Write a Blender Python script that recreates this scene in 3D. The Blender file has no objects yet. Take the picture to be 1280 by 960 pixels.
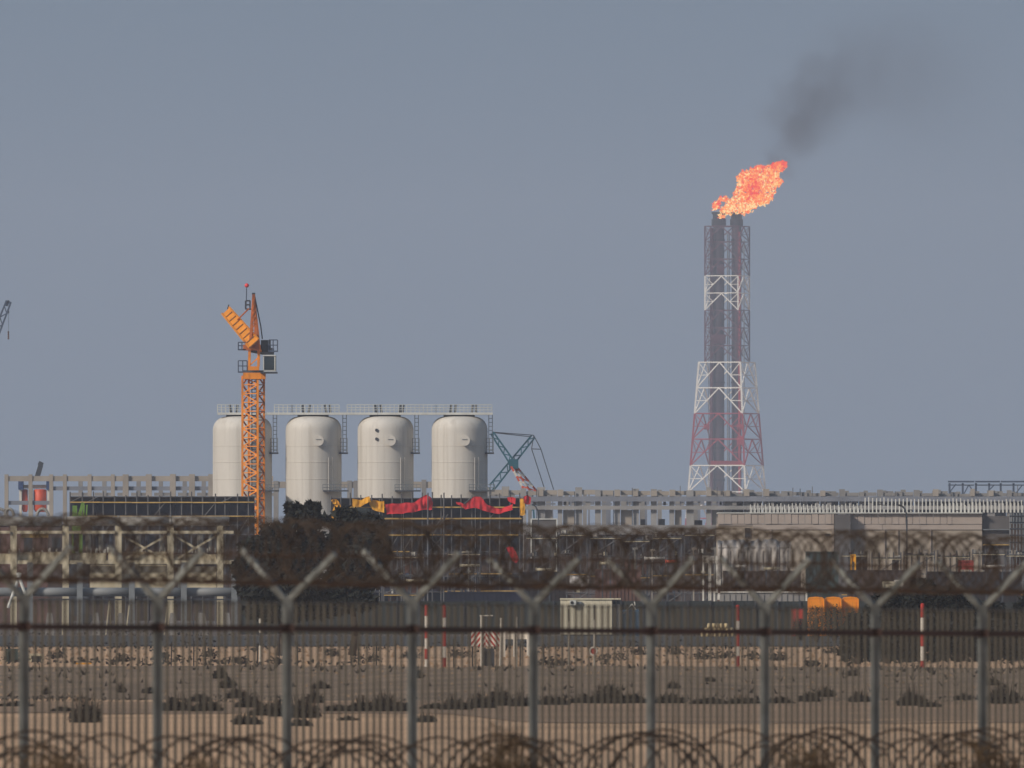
import bpy, math, random
from mathutils import Vector, Matrix, noise

# ------------------------------------------------------------------ camera, sky, sun, exposure
SC = bpy.context.scene
COL = SC.collection
LENS = 655.0
CAMH = 2.4
K = (36.0 / LENS) / 1280.0            # metres per photo pixel per metre of distance
HOR = 740.0                           # horizon row of the photograph

cam_d = bpy.data.cameras.new('camera')
cam = bpy.data.objects.new('camera', cam_d)
COL.objects.link(cam)
cam.location = (0, 0, CAMH)
cam.rotation_euler = (math.radians(90), 0, 0)
cam_d.lens = LENS
cam_d.sensor_width = 36.0
cam_d.shift_y = (HOR - 480.0) / 1280.0
cam_d.clip_start = 5.0
cam_d.clip_end = 60000.0
cam_d.dof.use_dof = True
cam_d.dof.focus_distance = 1500.0
cam_d.dof.aperture_fstop = 16.5
SC.camera = cam

SUN_EL, SUN_AZ = math.radians(30), math.radians(-128)     # azimuth from +Y towards +X (sun behind the camera, to the left)
world = bpy.data.worlds.new('World')
SC.world = world
world.use_nodes = True
wn = world.node_tree
wn.nodes.clear()
w_out = wn.nodes.new('ShaderNodeOutputWorld')
w_bg = wn.nodes.new('ShaderNodeBackground')
w_sky = wn.nodes.new('ShaderNodeTexSky')
w_sky.sky_type = 'NISHITA'
w_sky.sun_disc = False
w_sky.sun_elevation = SUN_EL
w_sky.sun_rotation = SUN_AZ
w_sky.air_density = 1.0
w_sky.dust_density = 4.0
w_sky.ozone_density = 2.0
w_mix = wn.nodes.new('ShaderNodeMix')
w_mix.data_type = 'RGBA'
w_mix.inputs[0].default_value = 0.8            # high thin overcast veiling the blue sky
w_mix.inputs[7].default_value = (1.84, 2.58, 3.55, 1)
wn.links.new(w_sky.outputs[0], w_mix.inputs[6])
wn.links.new(w_mix.outputs[2], w_bg.inputs[0])
w_bg.inputs[1].default_value = 0.09
wn.links.new(w_bg.outputs[0], w_out.inputs[0])

sun_d = bpy.data.lights.new('sun', 'SUN')
sun_d.energy = 2.9
sun_d.angle = math.radians(8)
sun_d.color = (1.0, 0.91, 0.80)
sun = bpy.data.objects.new('sun', sun_d)
COL.objects.link(sun)
sdir = Vector((math.sin(SUN_AZ) * math.cos(SUN_EL), math.cos(SUN_AZ) * math.cos(SUN_EL), math.sin(SUN_EL)))
sun.rotation_euler = (-sdir).to_track_quat('-Z', 'Y').to_euler()
sun.location = sdir * 200

SC.view_settings.view_transform = 'Standard'
SC.view_settings.look = 'None'
SC.view_settings.exposure = 0.0
SC.view_settings.gamma = 1.0
SC.render.engine = 'CYCLES'
SC.cycles.max_bounces = 6
SC.cycles.volume_bounces = 1
SC.cycles.transparent_max_bounces = 16

R = random.Random(11)
U = R.uniform

# ------------------------------------------------------------------ helpers
def S(r, g, b):
    def f(c):
        c /= 255.0
        return c / 12.92 if c <= 0.04045 else ((c + 0.055) / 1.055) ** 2.4
    return (f(r), f(g), f(b))

MATS = {}
def mat(name, col, rough=0.7, metal=0.0, scale=2.0, var=0.25, bump=0.0, col2=None, stretch=None, detail=4.0):
    if name in MATS:
        return MATS[name]
    m = bpy.data.materials.new(name)
    m.use_nodes = True
    nt = m.node_tree
    b = nt.nodes['Principled BSDF']
    tc = nt.nodes.new('ShaderNodeTexCoord')
    src = tc.outputs['Object']
    if stretch:
        mp = nt.nodes.new('ShaderNodeMapping')
        mp.inputs['Scale'].default_value = stretch
        nt.links.new(src, mp.inputs[0])
        src = mp.outputs[0]
    n = nt.nodes.new('ShaderNodeTexNoise')
    n.inputs['Scale'].default_value = scale
    n.inputs['Detail'].default_value = detail
    nt.links.new(src, n.inputs['Vector'])
    r = nt.nodes.new('ShaderNodeValToRGB')
    c2 = col2 if col2 else tuple(c * (1 + var) for c in col)
    c1 = tuple(c * (1 - var) for c in col)
    r.color_ramp.elements[0].position = 0.32
    r.color_ramp.elements[1].position = 0.68
    r.color_ramp.elements[0].color = (*c1, 1)
    r.color_ramp.elements[1].color = (*c2, 1)
    nt.links.new(n.outputs[0], r.inputs[0])
    nt.links.new(r.outputs[0], b.inputs['Base Color'])
    b.inputs['Roughness'].default_value = rough
    b.inputs['Metallic'].default_value = metal
    if bump:
        bp = nt.nodes.new('ShaderNodeBump')
        bp.inputs['Strength'].default_value = bump
        bp.inputs['Distance'].default_value = 0.1
        nt.links.new(n.outputs[0], bp.inputs['Height'])
        nt.links.new(bp.outputs[0], b.inputs['Normal'])
    MATS[name] = m
    return m

class MB:
    """collects simple solids; build() links them as ONE mesh object"""
    def __init__(self):
        self.v, self.f, self.c = [], [], []
    def poly(self, pts, faces):
        o = len(self.v)
        self.v += [tuple(p) for p in pts]
        self.f += [tuple(i + o for i in f) for f in faces]
        return self
    def box(self, x0, x1, y0, y1, z0, z1):
        p = [(x0, y0, z0), (x1, y0, z0), (x1, y1, z0), (x0, y1, z0), (x0, y0, z1), (x1, y0, z1), (x1, y1, z1), (x0, y1, z1)]
        return self.poly(p, [(3, 2, 1, 0), (4, 5, 6, 7), (0, 1, 5, 4), (1, 2, 6, 5), (2, 3, 7, 6), (3, 0, 4, 7)])
    def frame_of(self, p, q):
        d = (Vector(q) - Vector(p))
        d.normalize()
        a = Vector((0, 0, 1)) if abs(d.z) < 0.9 else Vector((1, 0, 0))
        s = d.cross(a); s.normalize()
        t = s.cross(d); t.normalize()
        return d, s, t
    def beam(self, p, q, w, h=None):
        h = w if h is None else h
        p, q = Vector(p), Vector(q)
        d, s, t = self.frame_of(p, q)
        c = [(-1, -1), (1, -1), (1, 1), (-1, 1)]
        pts = [p + s * (a * w / 2) + t * (b * h / 2) for a, b in c] + [q + s * (a * w / 2) + t * (b * h / 2) for a, b in c]
        return self.poly(pts, [(3, 2, 1, 0), (4, 5, 6, 7), (0, 1, 5, 4), (1, 2, 6, 5), (2, 3, 7, 6), (3, 0, 4, 7)])
    def tube(self, p, q, r, n=8, r2=None):
        r2 = r if r2 is None else r2
        p, q = Vector(p), Vector(q)
        d, s, t = self.frame_of(p, q)
        pts = []
        for P, rr in ((p, r), (q, r2)):
            for i in range(n):
                a = 2 * math.pi * i / n
                pts.append(P + s * (math.cos(a) * rr) + t * (math.sin(a) * rr))
        fs = [(i, (i + 1) % n, n + (i + 1) % n, n + i) for i in range(n)]
        return self.poly(pts, fs + [tuple(range(n))[::-1], tuple(range(n, 2 * n))])
    def path(self, pts, r, n=6):
        for a, b in zip(pts, pts[1:]):
            self.tube(a, b, r, n)
        return self
    def lathe(self, prof, n=48, cx=0, cy=0):
        pts = [(cx + r * math.cos(2 * math.pi * i / n), cy + r * math.sin(2 * math.pi * i / n), z) for r, z in prof for i in range(n)]
        fs = [(j * n + i, j * n + (i + 1) % n, (j + 1) * n + (i + 1) % n, (j + 1) * n + i) for j in range(len(prof) - 1) for i in range(n)]
        fs += [tuple(range(n))[::-1], tuple(range((len(prof) - 1) * n, len(prof) * n))]
        return self.poly(pts, fs)
    def prism(self, outline, y0, y1):
        n = len(outline)
        pts = [(x, y0, z) for x, z in outline] + [(x, y1, z) for x, z in outline]
        return self.poly(pts, [tuple(range(n)), tuple(range(n, 2 * n))[::-1]] + [(i, (i + 1) % n, n + (i + 1) % n, n + i) for i in range(n)])
    def build(self, name, m, parent=None, smooth=False, loc=None, kind=None):
        me = bpy.data.meshes.new(name)
        me.from_pydata(self.v, [], self.f)
        if smooth:
            me.polygons.foreach_set('use_smooth', [p.loop_total <= 4 for p in me.polygons])
        me.materials.append(m)
        o = bpy.data.objects.new(name, me)
        COL.objects.link(o)
        if parent:
            o.parent = parent
        if loc:
            o.location = loc
        if kind:
            o['kind'] = kind
        return o

def tag(o, label, cat, group=None):
    o['label'] = label
    o['category'] = cat
    if group:
        o['group'] = group
    return o

def thing(name, label, cat, loc, group=None, rz=0):
    o = bpy.data.objects.new(name, None)
    o.empty_display_size = 0.3
    COL.objects.link(o)
    o.location = loc
    o.rotation_euler = (0, 0, rz)
    return tag(o, label, cat, group)

def dup(root, loc, label=None, rz=None, scale=None):
    r = root.copy(); COL.objects.link(r); r.location = loc
    if label: r['label'] = label
    if rz is not None: r.rotation_euler = (0, 0, rz)
    if scale is not None: r.scale = scale
    for ch in list(root.children):
        c = ch.copy(); COL.objects.link(c); c.parent = r
        for g in list(ch.children):
            e = g.copy(); COL.objects.link(e); e.parent = c
    return r

class At:
    """metric coordinates for something standing Z metres away: x/z from the photograph's survey, relative to px0 on the ground"""
    def __init__(self, Z, px0=640.0):
        self.Z, self.u, self.px0 = Z, K * Z, px0
        self.loc = ((px0 - 640) * self.u, Z, 0.0)
    def x(self, px): return (px - self.px0) * self.u
    def z(self, py): return CAMH + (HOR - py) * self.u
    def p(self, px, py, dy=0.0): return (self.x(px), dy, self.z(py))
    def box(self, mb, x0, x1, y0, y1, d0=0.0, d1=1.0):
        return mb.box(self.x(x0), self.x(x1), d0, d1, self.z(y1), self.z(y0))

def ground_x(px, Z): return (px - 640) * K * Z

# ------------------------------------------------------------------ materials
M = {}
def defm(k, *a, **kw): M[k] = mat(k, *a, **kw)
defm('sand', S(202, 163, 126), 0.95, scale=0.12, var=0.2, bump=0.3, detail=8)
defm('gravel_soil', S(132, 110, 88), 0.95, scale=0.5, var=0.35, bump=0.6, detail=9)
defm('track_soil', S(150, 121, 94), 0.95, scale=0.25, var=0.25, bump=0.3, detail=8, stretch=(.3, 1, 1))
defm('yard_soil', S(96, 82, 70), 0.95, scale=0.06, var=0.35, bump=0.3, detail=8)
defm('asphalt', S(60, 57, 53), 0.9, scale=0.3, var=0.3, detail=8)
defm('galvanised', S(120, 122, 118), 0.5, 0.35, scale=6, var=0.25, bump=0.1)
defm('pale_steel', S(64, 59, 51), 0.7, 0.0, scale=5, var=0.3)
defm('rust_rail', S(64, 54, 48), 0.85, 0.0, scale=0.5, var=0.15, col2=S(80, 54, 47))
defm('razor_steel', S(58, 45, 34), 0.7, 0.0, scale=3, var=0.3)
defm('rust_wire', S(84, 60, 40), 0.8, 0.0, scale=2, var=0.3)
defm('silo_paint', S(205, 199, 189), 0.6, scale=0.6, var=0.085, stretch=(1, 1, 0.18), bump=0.04, detail=6)
defm('white_steel', S(205, 205, 198), 0.6, scale=1, var=0.1)
defm('scaffold_tube', S(88, 87, 88), 0.6, 0.2, scale=1.5, var=0.3)
defm('bar_white', S(212, 209, 200), 0.6, scale=1, var=0.06)
defm('grey_steel', S(120, 124, 126), 0.6, 0.2, scale=1.5, var=0.2)
defm('dark_steel', S(58, 62, 68), 0.6, 0.2, scale=1.5, var=0.25)
defm('blue_steel', S(70, 82, 102), 0.6, 0.1, scale=1, var=0.2)
defm('crane_orange', S(244, 146, 22), 0.5, scale=1.2, var=0.16)
defm('crane_jib', S(228, 142, 12), 0.5, scale=1.2, var=0.14)
defm('crane_orange_dark', S(192, 100, 26), 0.55, scale=1.2, var=0.2)  # crane orange darkened: shade of the mast's side and back faces put into colour
defm('teal_paint', S(22, 84, 98), 0.5, scale=1, var=0.2)
defm('flare_red', S(146, 18, 36), 0.6, scale=0.8, var=0.15)
defm('flare_maroon', S(76, 20, 40), 0.6, scale=0.8, var=0.2)
defm('flare_white', S(226, 224, 216), 0.6, scale=0.8, var=0.08)
defm('flare_stack', S(56, 40, 50), 0.7, scale=0.3, var=0.25, stretch=(1, 1, 0.2))
defm('soot', S(34, 30, 34), 0.9, scale=0.6, var=0.4)
defm('concrete', S(160, 150, 138), 0.9, scale=0.5, var=0.14, bump=0.15, detail=8)
defm('concrete_grey', S(138, 134, 130), 0.9, scale=0.6, var=0.16, detail=8)
defm('rack_grey', S(148, 145, 142), 0.9, scale=0.6, var=0.14, detail=8)
defm('concrete_blue', S(126, 129, 138), 0.9, scale=0.6, var=0.16)
defm('block_wall', S(172, 158, 140), 0.95, scale=0.30, var=0.25, bump=0.3, detail=9)
defm('precast', S(172, 158, 147), 0.9, scale=0.5, var=0.1, detail=8)
defm('precast_dark', S(92, 88, 86), 0.9, scale=0.5, var=0.2, detail=8)
defm('dark_opening', S(42, 40, 40), 0.9, scale=1, var=0.3)
defm('net_navy', S(26, 29, 52), 0.9, scale=0.5, var=0.35, stretch=(1, 1, 0.3))
defm('net_brown', S(74, 58, 48), 0.95, scale=0.6, var=0.4, detail=8)
defm('net_dark', S(42, 34, 33), 0.95, scale=0.6, var=0.3, detail=8)
defm('board_yellow', S(190, 154, 80), 0.8, scale=1.5, var=0.25)
defm('tarp_red', S(206, 32, 42), 0.85, scale=0.8, var=0.18)
defm('tarp_yellow', S(226, 160, 26), 0.85, scale=0.8, var=0.14)
defm('tarp_green', S(32, 44, 42), 0.8, scale=0.8, var=0.2)
defm('pipe_grey', S(150, 146, 138), 0.55, scale=0.5, var=0.12)
defm('pipe_pale', S(128, 130, 130), 0.6, 0.0, scale=0.5, var=0.1)
defm('beige_steel', S(190, 178, 150), 0.7, scale=0.6, var=0.18)
defm('lift_green', S(98, 136, 44), 0.55, scale=1.5, var=0.2)
defm('module_orange', S(206, 78, 38), 0.55, scale=1, var=0.2)
defm('module_blue', S(38, 62, 104), 0.6, scale=1, var=0.2)
defm('hoarding', S(42, 47, 44), 0.9, scale=0.5, var=0.3, stretch=(1, 1, 0.3), detail=8)
defm('cabin_cream', S(214, 204, 178), 0.7, scale=0.8, var=0.1, stretch=(1, 1, 0.2))
defm('tank_blue', S(122, 146, 158), 0.5, scale=1.5, var=0.15)
defm('toilet_orange', S(248, 150, 10), 0.5, scale=1.5, var=0.1)
defm('drum_red', S(170, 54, 40), 0.6, scale=1.5, var=0.2)
defm('sack', S(206, 184, 140), 0.9, scale=3, var=0.15, bump=0.3)
defm('paint_red', S(160, 42, 32), 0.6, scale=4, var=0.25)
defm('paint_white', S(214, 208, 196), 0.6, scale=4, var=0.12)
defm('cloth_white', S(214, 208, 204), 0.9, scale=8, var=0.12)
defm('sheet_grey', S(168, 160, 152), 0.9, scale=0.35, var=0.4, detail=8)
defm('scrub', S(33, 27, 25), 0.95, scale=2.0, var=0.45)
defm('scrub_green', S(40, 35, 27), 0.95, scale=2.0, var=0.4)
defm('dry_twig', S(88, 70, 48), 0.95, scale=3.0, var=0.4)
defm('leaf_dark', S(15, 21, 12), 0.8, scale=0.9, var=0.55)
defm('bark', S(74, 60, 48), 0.95, scale=4, var=0.3)
defm('stone', S(178, 152, 124), 0.95, scale=4, var=0.2)
defm('container_green', S(48, 62, 58), 0.7, scale=0.8, var=0.2)
defm('container_rust', S(96, 66, 54), 0.8, scale=0.8, var=0.3)
defm('glass_dark', S(44, 56, 62), 0.15, scale=1, var=0.2)

def streak(m, col, s2, fac, lo=.52, hi=.72):
    # run-off stains: a long thin vertical noise laid over the paint
    nt = m.node_tree
    b = nt.nodes['Principled BSDF']
    old = b.inputs['Base Color'].links[0].from_socket
    tc = nt.nodes.new('ShaderNodeTexCoord'); mp = nt.nodes.new('ShaderNodeMapping'); mp.inputs['Scale'].default_value = s2
    n = nt.nodes.new('ShaderNodeTexNoise'); n.inputs['Scale'].default_value = 1.0; n.inputs['Detail'].default_value = 6
    r = nt.nodes.new('ShaderNodeMapRange'); r.inputs['From Min'].default_value = lo; r.inputs['From Max'].default_value = hi; r.inputs['To Max'].default_value = fac
    mx = nt.nodes.new('ShaderNodeMix'); mx.data_type = 'RGBA'
    oi = nt.nodes.new('ShaderNodeObjectInfo'); ad = nt.nodes.new('ShaderNodeVectorMath'); ad.operation = 'ADD'
    nt.links.new(tc.outputs['Object'], mp.inputs[0]); nt.links.new(mp.outputs[0], ad.inputs[0]); nt.links.new(oi.outputs['Location'], ad.inputs[1])
    nt.links.new(ad.outputs[0], n.inputs['Vector'])
    nt.links.new(n.outputs[0], r.inputs['Value']); nt.links.new(r.outputs[0], mx.inputs[0])
    nt.links.new(old, mx.inputs[6]); mx.inputs[7].default_value = (*col, 1)
    nt.links.new(mx.outputs[2], b.inputs['Base Color'])
streak(M['silo_paint'], S(128, 112, 92), (2.2, 2.2, .07), .26)
streak(M['block_wall'], S(96, 84, 72), (1.1, 1.1, .35), .5)
streak(M['crane_orange'], S(120, 66, 26), (3, 3, .5), .5)
streak(M['crane_jib'], S(120, 66, 26), (2, 2, 2), .4)
streak(M['cabin_cream'], S(150, 130, 104), (6, 6, .6), .5)
streak(M['toilet_orange'], S(150, 84, 30), (5, 5, .9), .5)

# ------------------------------------------------------------------ ground
def axis(lo, hi, fine_lo, fine_hi, step, ratio=1.6):
    a = []
    v = fine_lo
    while v <= fine_hi + 1e-6:
        a.append(v); v += step
    s = step; v = a[-1]
    while v < hi:
        s *= ratio; v = min(hi, v + s); a.append(v)
    s = step; v = a[0]; pre = []
    while v > lo:
        s *= ratio; v = max(lo, v - s); pre.append(v)
    return pre[::-1] + a

def sheet(name, m, xs, ys, fn, kind='structure', skip=None):
    mb = MB()
    nx = len(xs)
    pts = [(x, y, fn(x, y)) for y in ys for x in xs]
    fs = [(j * nx + i, j * nx + i + 1, (j + 1) * nx + i + 1, (j + 1) * nx + i) for j in range(len(ys) - 1) for i in range(nx - 1)]
    mb.poly(pts, fs)
    return mb.build(name, m, smooth=True, kind=kind)

def n2(x, y, s, seed=0.0): return noise.noise(Vector((x * s, y * s, seed)))

def ground_h(x, y):
    if y < 160 or y > 1000: return 0.0
    w = min(1, (y - 160) / 60.0, (1000 - y) / 100.0)
    return w * (0.035 * n2(x, y * 0.35, 0.11, 3) + 0.02 * n2(x, y * 0.5, 0.5, 7))

sheet('ground', M['sand'], axis(-3900, 3900, -30, 30, 0.8), axis(-60, 8900, 160, 760, 3.0), ground_h)

def bank_h(x, y):
    # a low gravelly bank that rises behind the flat sand
    front = 398 + 10 * n2(x, 0, 0.08, 5) - x * 0.5
    t = max(0, min(1, (y - front) / 44.0))
    back = max(0, min(1, (508 - y) / 36.0))
    h = (t * t * (3 - 2 * t)) * (back * back * (3 - 2 * back))
    top = 0.50 + 0.10 * n2(x, y * .1, 0.13, 9) + 0.05 * n2(x, y, 0.4, 2)
    return -0.09 + h * (top + 0.09) + 0.05 * h * n2(x, y * 0.4, 0.9, 1)
sheet('sand_bank', M['gravel_soil'], axis(-90, 90, -24, 24, 0.35), [375 + 2.0 * i for i in range(96)], bank_h)
mb = MB()
tx = axis(-60, 60, -22, 22, 0.4)
pts = []
for r_ in range(10):
    for x in tx:
        k_ = max(0, min(1, (x + 1.6) / 2.4))
        y0_ = 366 - 24 * k_ * k_ * (3 - 2 * k_) + 3.5 * n2(x, 0, .35, 21) + 1.5 * n2(x, 0, 1.3, 22)
        y = y0_ + (406 - y0_) * r_ / 9
        pts.append((x, y, ground_h(x, y) + .012))
nx_ = len(tx)
mb.poly(pts, [(r_ * nx_ + c, r_ * nx_ + c + 1, (r_ + 1) * nx_ + c + 1, (r_ + 1) * nx_ + c) for r_ in range(9) for c in range(nx_ - 1)])
mb.build('dirt_track', M['track_soil'], smooth=True, kind='structure')
sheet('road', M['asphalt'], [-900, -300, -60, 0, 60, 300, 900], [815, 880, 940, 1001], lambda x, y: 0.03)
sheet('plant_yard', M['yard_soil'], [-2500, -600, -120, 0, 120, 600, 2500], [1003, 1300, 2200, 5200], lambda x, y: 0.012)

# ------------------------------------------------------------------ near security fence (runs obliquely away to the right)
TH = math.radians(68)
FD = Vector((math.cos(TH), math.sin(TH), 0))
FN = Vector((math.sin(TH), -math.cos(TH), 0))
F0 = Vector((27 * K * 140, 140, 0))
SP = 2.4
def fpos(t): return F0 + FD * t
def fpx(p): return 640 + p.x / (K * p.y)
def joint_z(t):
    p = fpos(t)
    return CAMH - (743 + (fpx(p) - 300) * 0.0115 - HOR) * K * p.y

fence = thing('security_fence', 'grey steel security fence of upright pales and Y topped posts across the foreground', 'fence', (F0.x, F0.y, 0))
def fl(p): return Vector((p.x - F0.x, p.y - F0.y, p.z))
for k in range(-5, 6):
    t = k * SP
    p = fpos(t); zj = joint_z(t)
    mb = MB().beam(fl(p), fl(p + Vector((0, 0, zj - 0.02))), 0.078, 0.078)
    post = mb.build('post', M['galvanised'], fence)
    for s in (-1, 1):
        tip = p + FN * (s * (0.37 + U(-.02, .02))) + Vector((0, 0, zj + 0.315 + U(-.02, .025)))
        MB().beam(fl(p + Vector((0, 0, zj - 0.03)) + FN * (s * 0.02)), fl(tip), 0.048, 0.04).build('arm', M['galvanised'], post)
    MB().box(-0.05, 0.05, -0.05, 0.05, -0.03, 0.03).build('bracket', M['rust_rail'], post, loc=fl(p + Vector((0, 0, zj - 0.24))))
t0, t1 = -5 * SP, 5 * SP
for dz, r_, nm in ((-0.245, 0.042, 'rail'), (-2.05, 0.042, 'rail')):
    for k in range(-5, 5):
        a, b = k * SP + 0.046, (k + 1) * SP - 0.046
        MB().beam(fl(fpos(a) + Vector((0, 0, joint_z(a) + dz))), fl(fpos(b) + Vector((0, 0, joint_z(b) + dz))), 0.03, r_).build(nm, M['rust_rail'], fence)
MB().tube(fl(fpos(t0) + FN * -0.02 + Vector((0, 0, joint_z(t0) - 0.06))), fl(fpos(t1) + FN * -0.02 + Vector((0, 0, joint_z(t1) - 0.06))), 0.004, 5).build('top_wire', M['galvanised'], fence)
pale_me = None
NPS = 18
for k in range(-5, 5):
    for i in range(1, NPS):
        t = (k + i / NPS) * SP
        zt = joint_z(t) - 0.045
        if pale_me is None:
            o = MB().beam((0, 0, 0), (0, 0, 2.22), 0.011, 0.026).build('pale', M['pale_steel'], fence)
            pale_me = o.data
        else:
            o = bpy.data.objects.new('pale', pale_me); COL.objects.link(o); o.parent = fence
        o.location = fl(fpos(t) + FN * (-0.034 + U(-.003, .003)) + Vector((0, 0, zt - 2.22)))
        o.rotation_euler = (U(-.003, .003), U(-.002, .002), TH + math.pi / 2 + U(-.15, .15))

def razor(name, label, tlist, zc, off, rad, pitch, m, group=None, rj=0.06, blade=0.018, wire=0.006, seg=36):
    """concertina coil of razor tape along the fence: one continuous bladed wire"""
    root = thing(name, label, 'razor wire', tuple(fpos(0) + FN * off + Vector((0, 0, zc - rad))), group)
    O = Vector(root.location)
    mb, bl = MB(), MB()
    a, b = tlist
    n = int((b - a) / pitch)
    prev = None
    tcur = a
    ph = 0
    for i in range(n):
        rr = rad * (1 + U(-rj, rj)); dxo = U(-.03, .03); dzo = U(-.03, .03)
        dl = pitch * (U(0.15, 0.7) if math.sin(i * .7) + U(-.6, .6) > 0 else U(1.1, 2.0))
        tilt = U(-.16, .16)
        for j in range(seg):
            ang = 2 * math.pi * j / seg + ph
            t = tcur + dl * j / seg + tilt * rad * math.sin(ang)
            p = fpos(t) + FN * (off + dxo * math.sin(ang) + rr * math.cos(ang)) + Vector((0, 0, zc - CAMH + joint_z(t) + 0.02 + dzo + rr * math.sin(ang)))
            p = p - O
            if prev is not None:
                mb.tube(prev, p, wire, 4)
                mid = (prev + p) / 2
                d = (p - prev).normalized()
                s = d.cross(Vector((U(-1, 1), U(-1, 1), U(-1, 1)))).normalized()
                L = (p - prev).length * 0.42
                bl.poly([mid - d * L - s * blade, mid - d * L * .3 - s * .004, mid + d * L * .3 - s * .004, mid + d * L - s * blade,
                         mid + d * L + s * blade, mid + d * L * .3 + s * .004, mid - d * L * .3 + s * .004, mid - d * L + s * blade],
                        [(0, 1, 6, 7), (1, 2, 5, 6), (2, 3, 4, 5)])
            prev = p
        tcur += dl
    mb.build('wire', m, root)
    bl.build('blade', m, root, kind='stuff')
    return root
razor('razor_wire_coil', 'long bundled coil of razor wire lying in the Y arms along the fence top', (-10.9, 11.2), 2.69, -0.0, 0.225, 0.10, M['razor_steel'], rj=0.04, blade=0.012, wire=0.0045)
razor('razor_wire_coil', 'wide open coil of razor wire low down against the near side of the fence', (-11.5, 11.5), 0.885, 0.47, 0.44, 0.36, M['razor_steel'], rj=0.14, seg=44, blade=0.014, wire=0.008)
for (off, dz, lb) in ((-0.14, 0.10, 'rusty strand of barbed wire strung on the left side Y arms below the top coil'), (0.14, 0.10, 'rusty strand of barbed wire strung on the right side Y arms below the top coil'),
                      (-0.36, 0.30, 'rusty barbed wire along the outermost tips of the left side Y arms'), (0.36, 0.30, 'rusty barbed wire along the outermost tips of the right side Y arms')):
    mb = MB()
    A = fpos(t0) + FN * off
    n = 160
    pts = []
    for i in range(n + 1):
        t = t0 + (t1 - t0) * i / n
        sag = 0.02 * math.sin(math.pi * ((t / SP) % 1.0))
        pts.append(fpos(t) + FN * off + Vector((0, 0, joint_z(t) + dz - sag)) - Vector((F0.x, F0.y, joint_z(0) + dz)))
    mb.path(pts, 0.009 if dz < 0.2 else 0.004, 5)
    for i in range(n):
        p = (pts[i] + pts[i + 1]) / 2
        mb.beam(p + Vector((0.02, 0, 0.025)), p - Vector((0.02, 0, 0.025)), 0.004)
    o = mb.build('barbed_wire', M['rust_wire'], loc=(F0.x, F0.y, joint_z(0) + dz))
    tag(o, lb, 'barbed wire')
# a crumpled white sheet caught between the coil and the fence
def cloth_strip(a, top, bot, nrow=7, wr=0.08, seed=0, th=0.02, sub=6, yd=0.0):
    """cloth hanging between an upper and a lower edge (lists of photo points), with folds and a thickness"""
    mb = MB()
    T, B = [], []
    for L_, out in ((top, T), (bot, B)):
        for (p, q) in zip(L_, L_[1:]):
            for i in range(sub):
                f = i / sub
                out.append((p[0] + (q[0] - p[0]) * f, p[1] + (q[1] - p[1]) * f))
        out.append(L_[-1])
    nc = len(T)
    for side in (0, 1):
        pts = []
        for r in range(nrow):
            f = r / (nrow - 1)
            for c in range(nc):
                px = T[c][0] + (B[c][0] - T[c][0]) * f
                py = T[c][1] + (B[c][1] - T[c][1]) * f
                x, z = a.x(px), a.z(py)
                y = yd + wr * (n2(x * 1.2, z * 0.5, 1.0 / max(wr * 3, .05) * 0.5, seed) + 0.6 * n2(x, z, 1.0 / max(wr, .02) * 0.4, seed + 4) + 0.55 * n2(x * 1.0, z * .35, 1.6 / max(wr, .1) * .8, seed + 11)) + side * th
                pts.append((x + wr * .25 * n2(x, z, 2.0, seed + 8), y, z + wr * .25 * n2(x, z, 2.0, seed + 6)))
        mb.poly(pts, [(r * nc + c, r * nc + c + 1, (r + 1) * nc + c + 1, (r + 1) * nc + c)[::(1 if side == 0 else -1)] for r in range(nrow - 1) for c in range(nc - 1)])
    n = nrow * nc
    rim = [(0 * nc + c) for c in range(nc)] + [r * nc + nc - 1 for r in range(1, nrow)] + [(nrow - 1) * nc + c for c in range(nc - 2, -1, -1)] + [r * nc for r in range(nrow - 2, 0, -1)]
    o = len(mb.v) - 2 * n
    for i in range(len(rim)):
        p, q = rim[i], rim[(i + 1) % len(rim)]
        mb.f.append((o + p, o + q, o + n + q, o + n + p))
    return mb

a = At(1030, 724)
o = cloth_strip(a, [(712, 719), (718, 720), (724, 718.5), (730, 720), (736.5, 719)], [(712, 733), (718, 732), (724, 734), (730, 733), (736, 734)], wr=0.1, seed=3).build('white_sheet', M['cloth_white'], loc=a.loc, smooth=True)
tag(o, 'crumpled white sheet hung over the site fence between two Y posts', 'sheet')
WS = o

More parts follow.
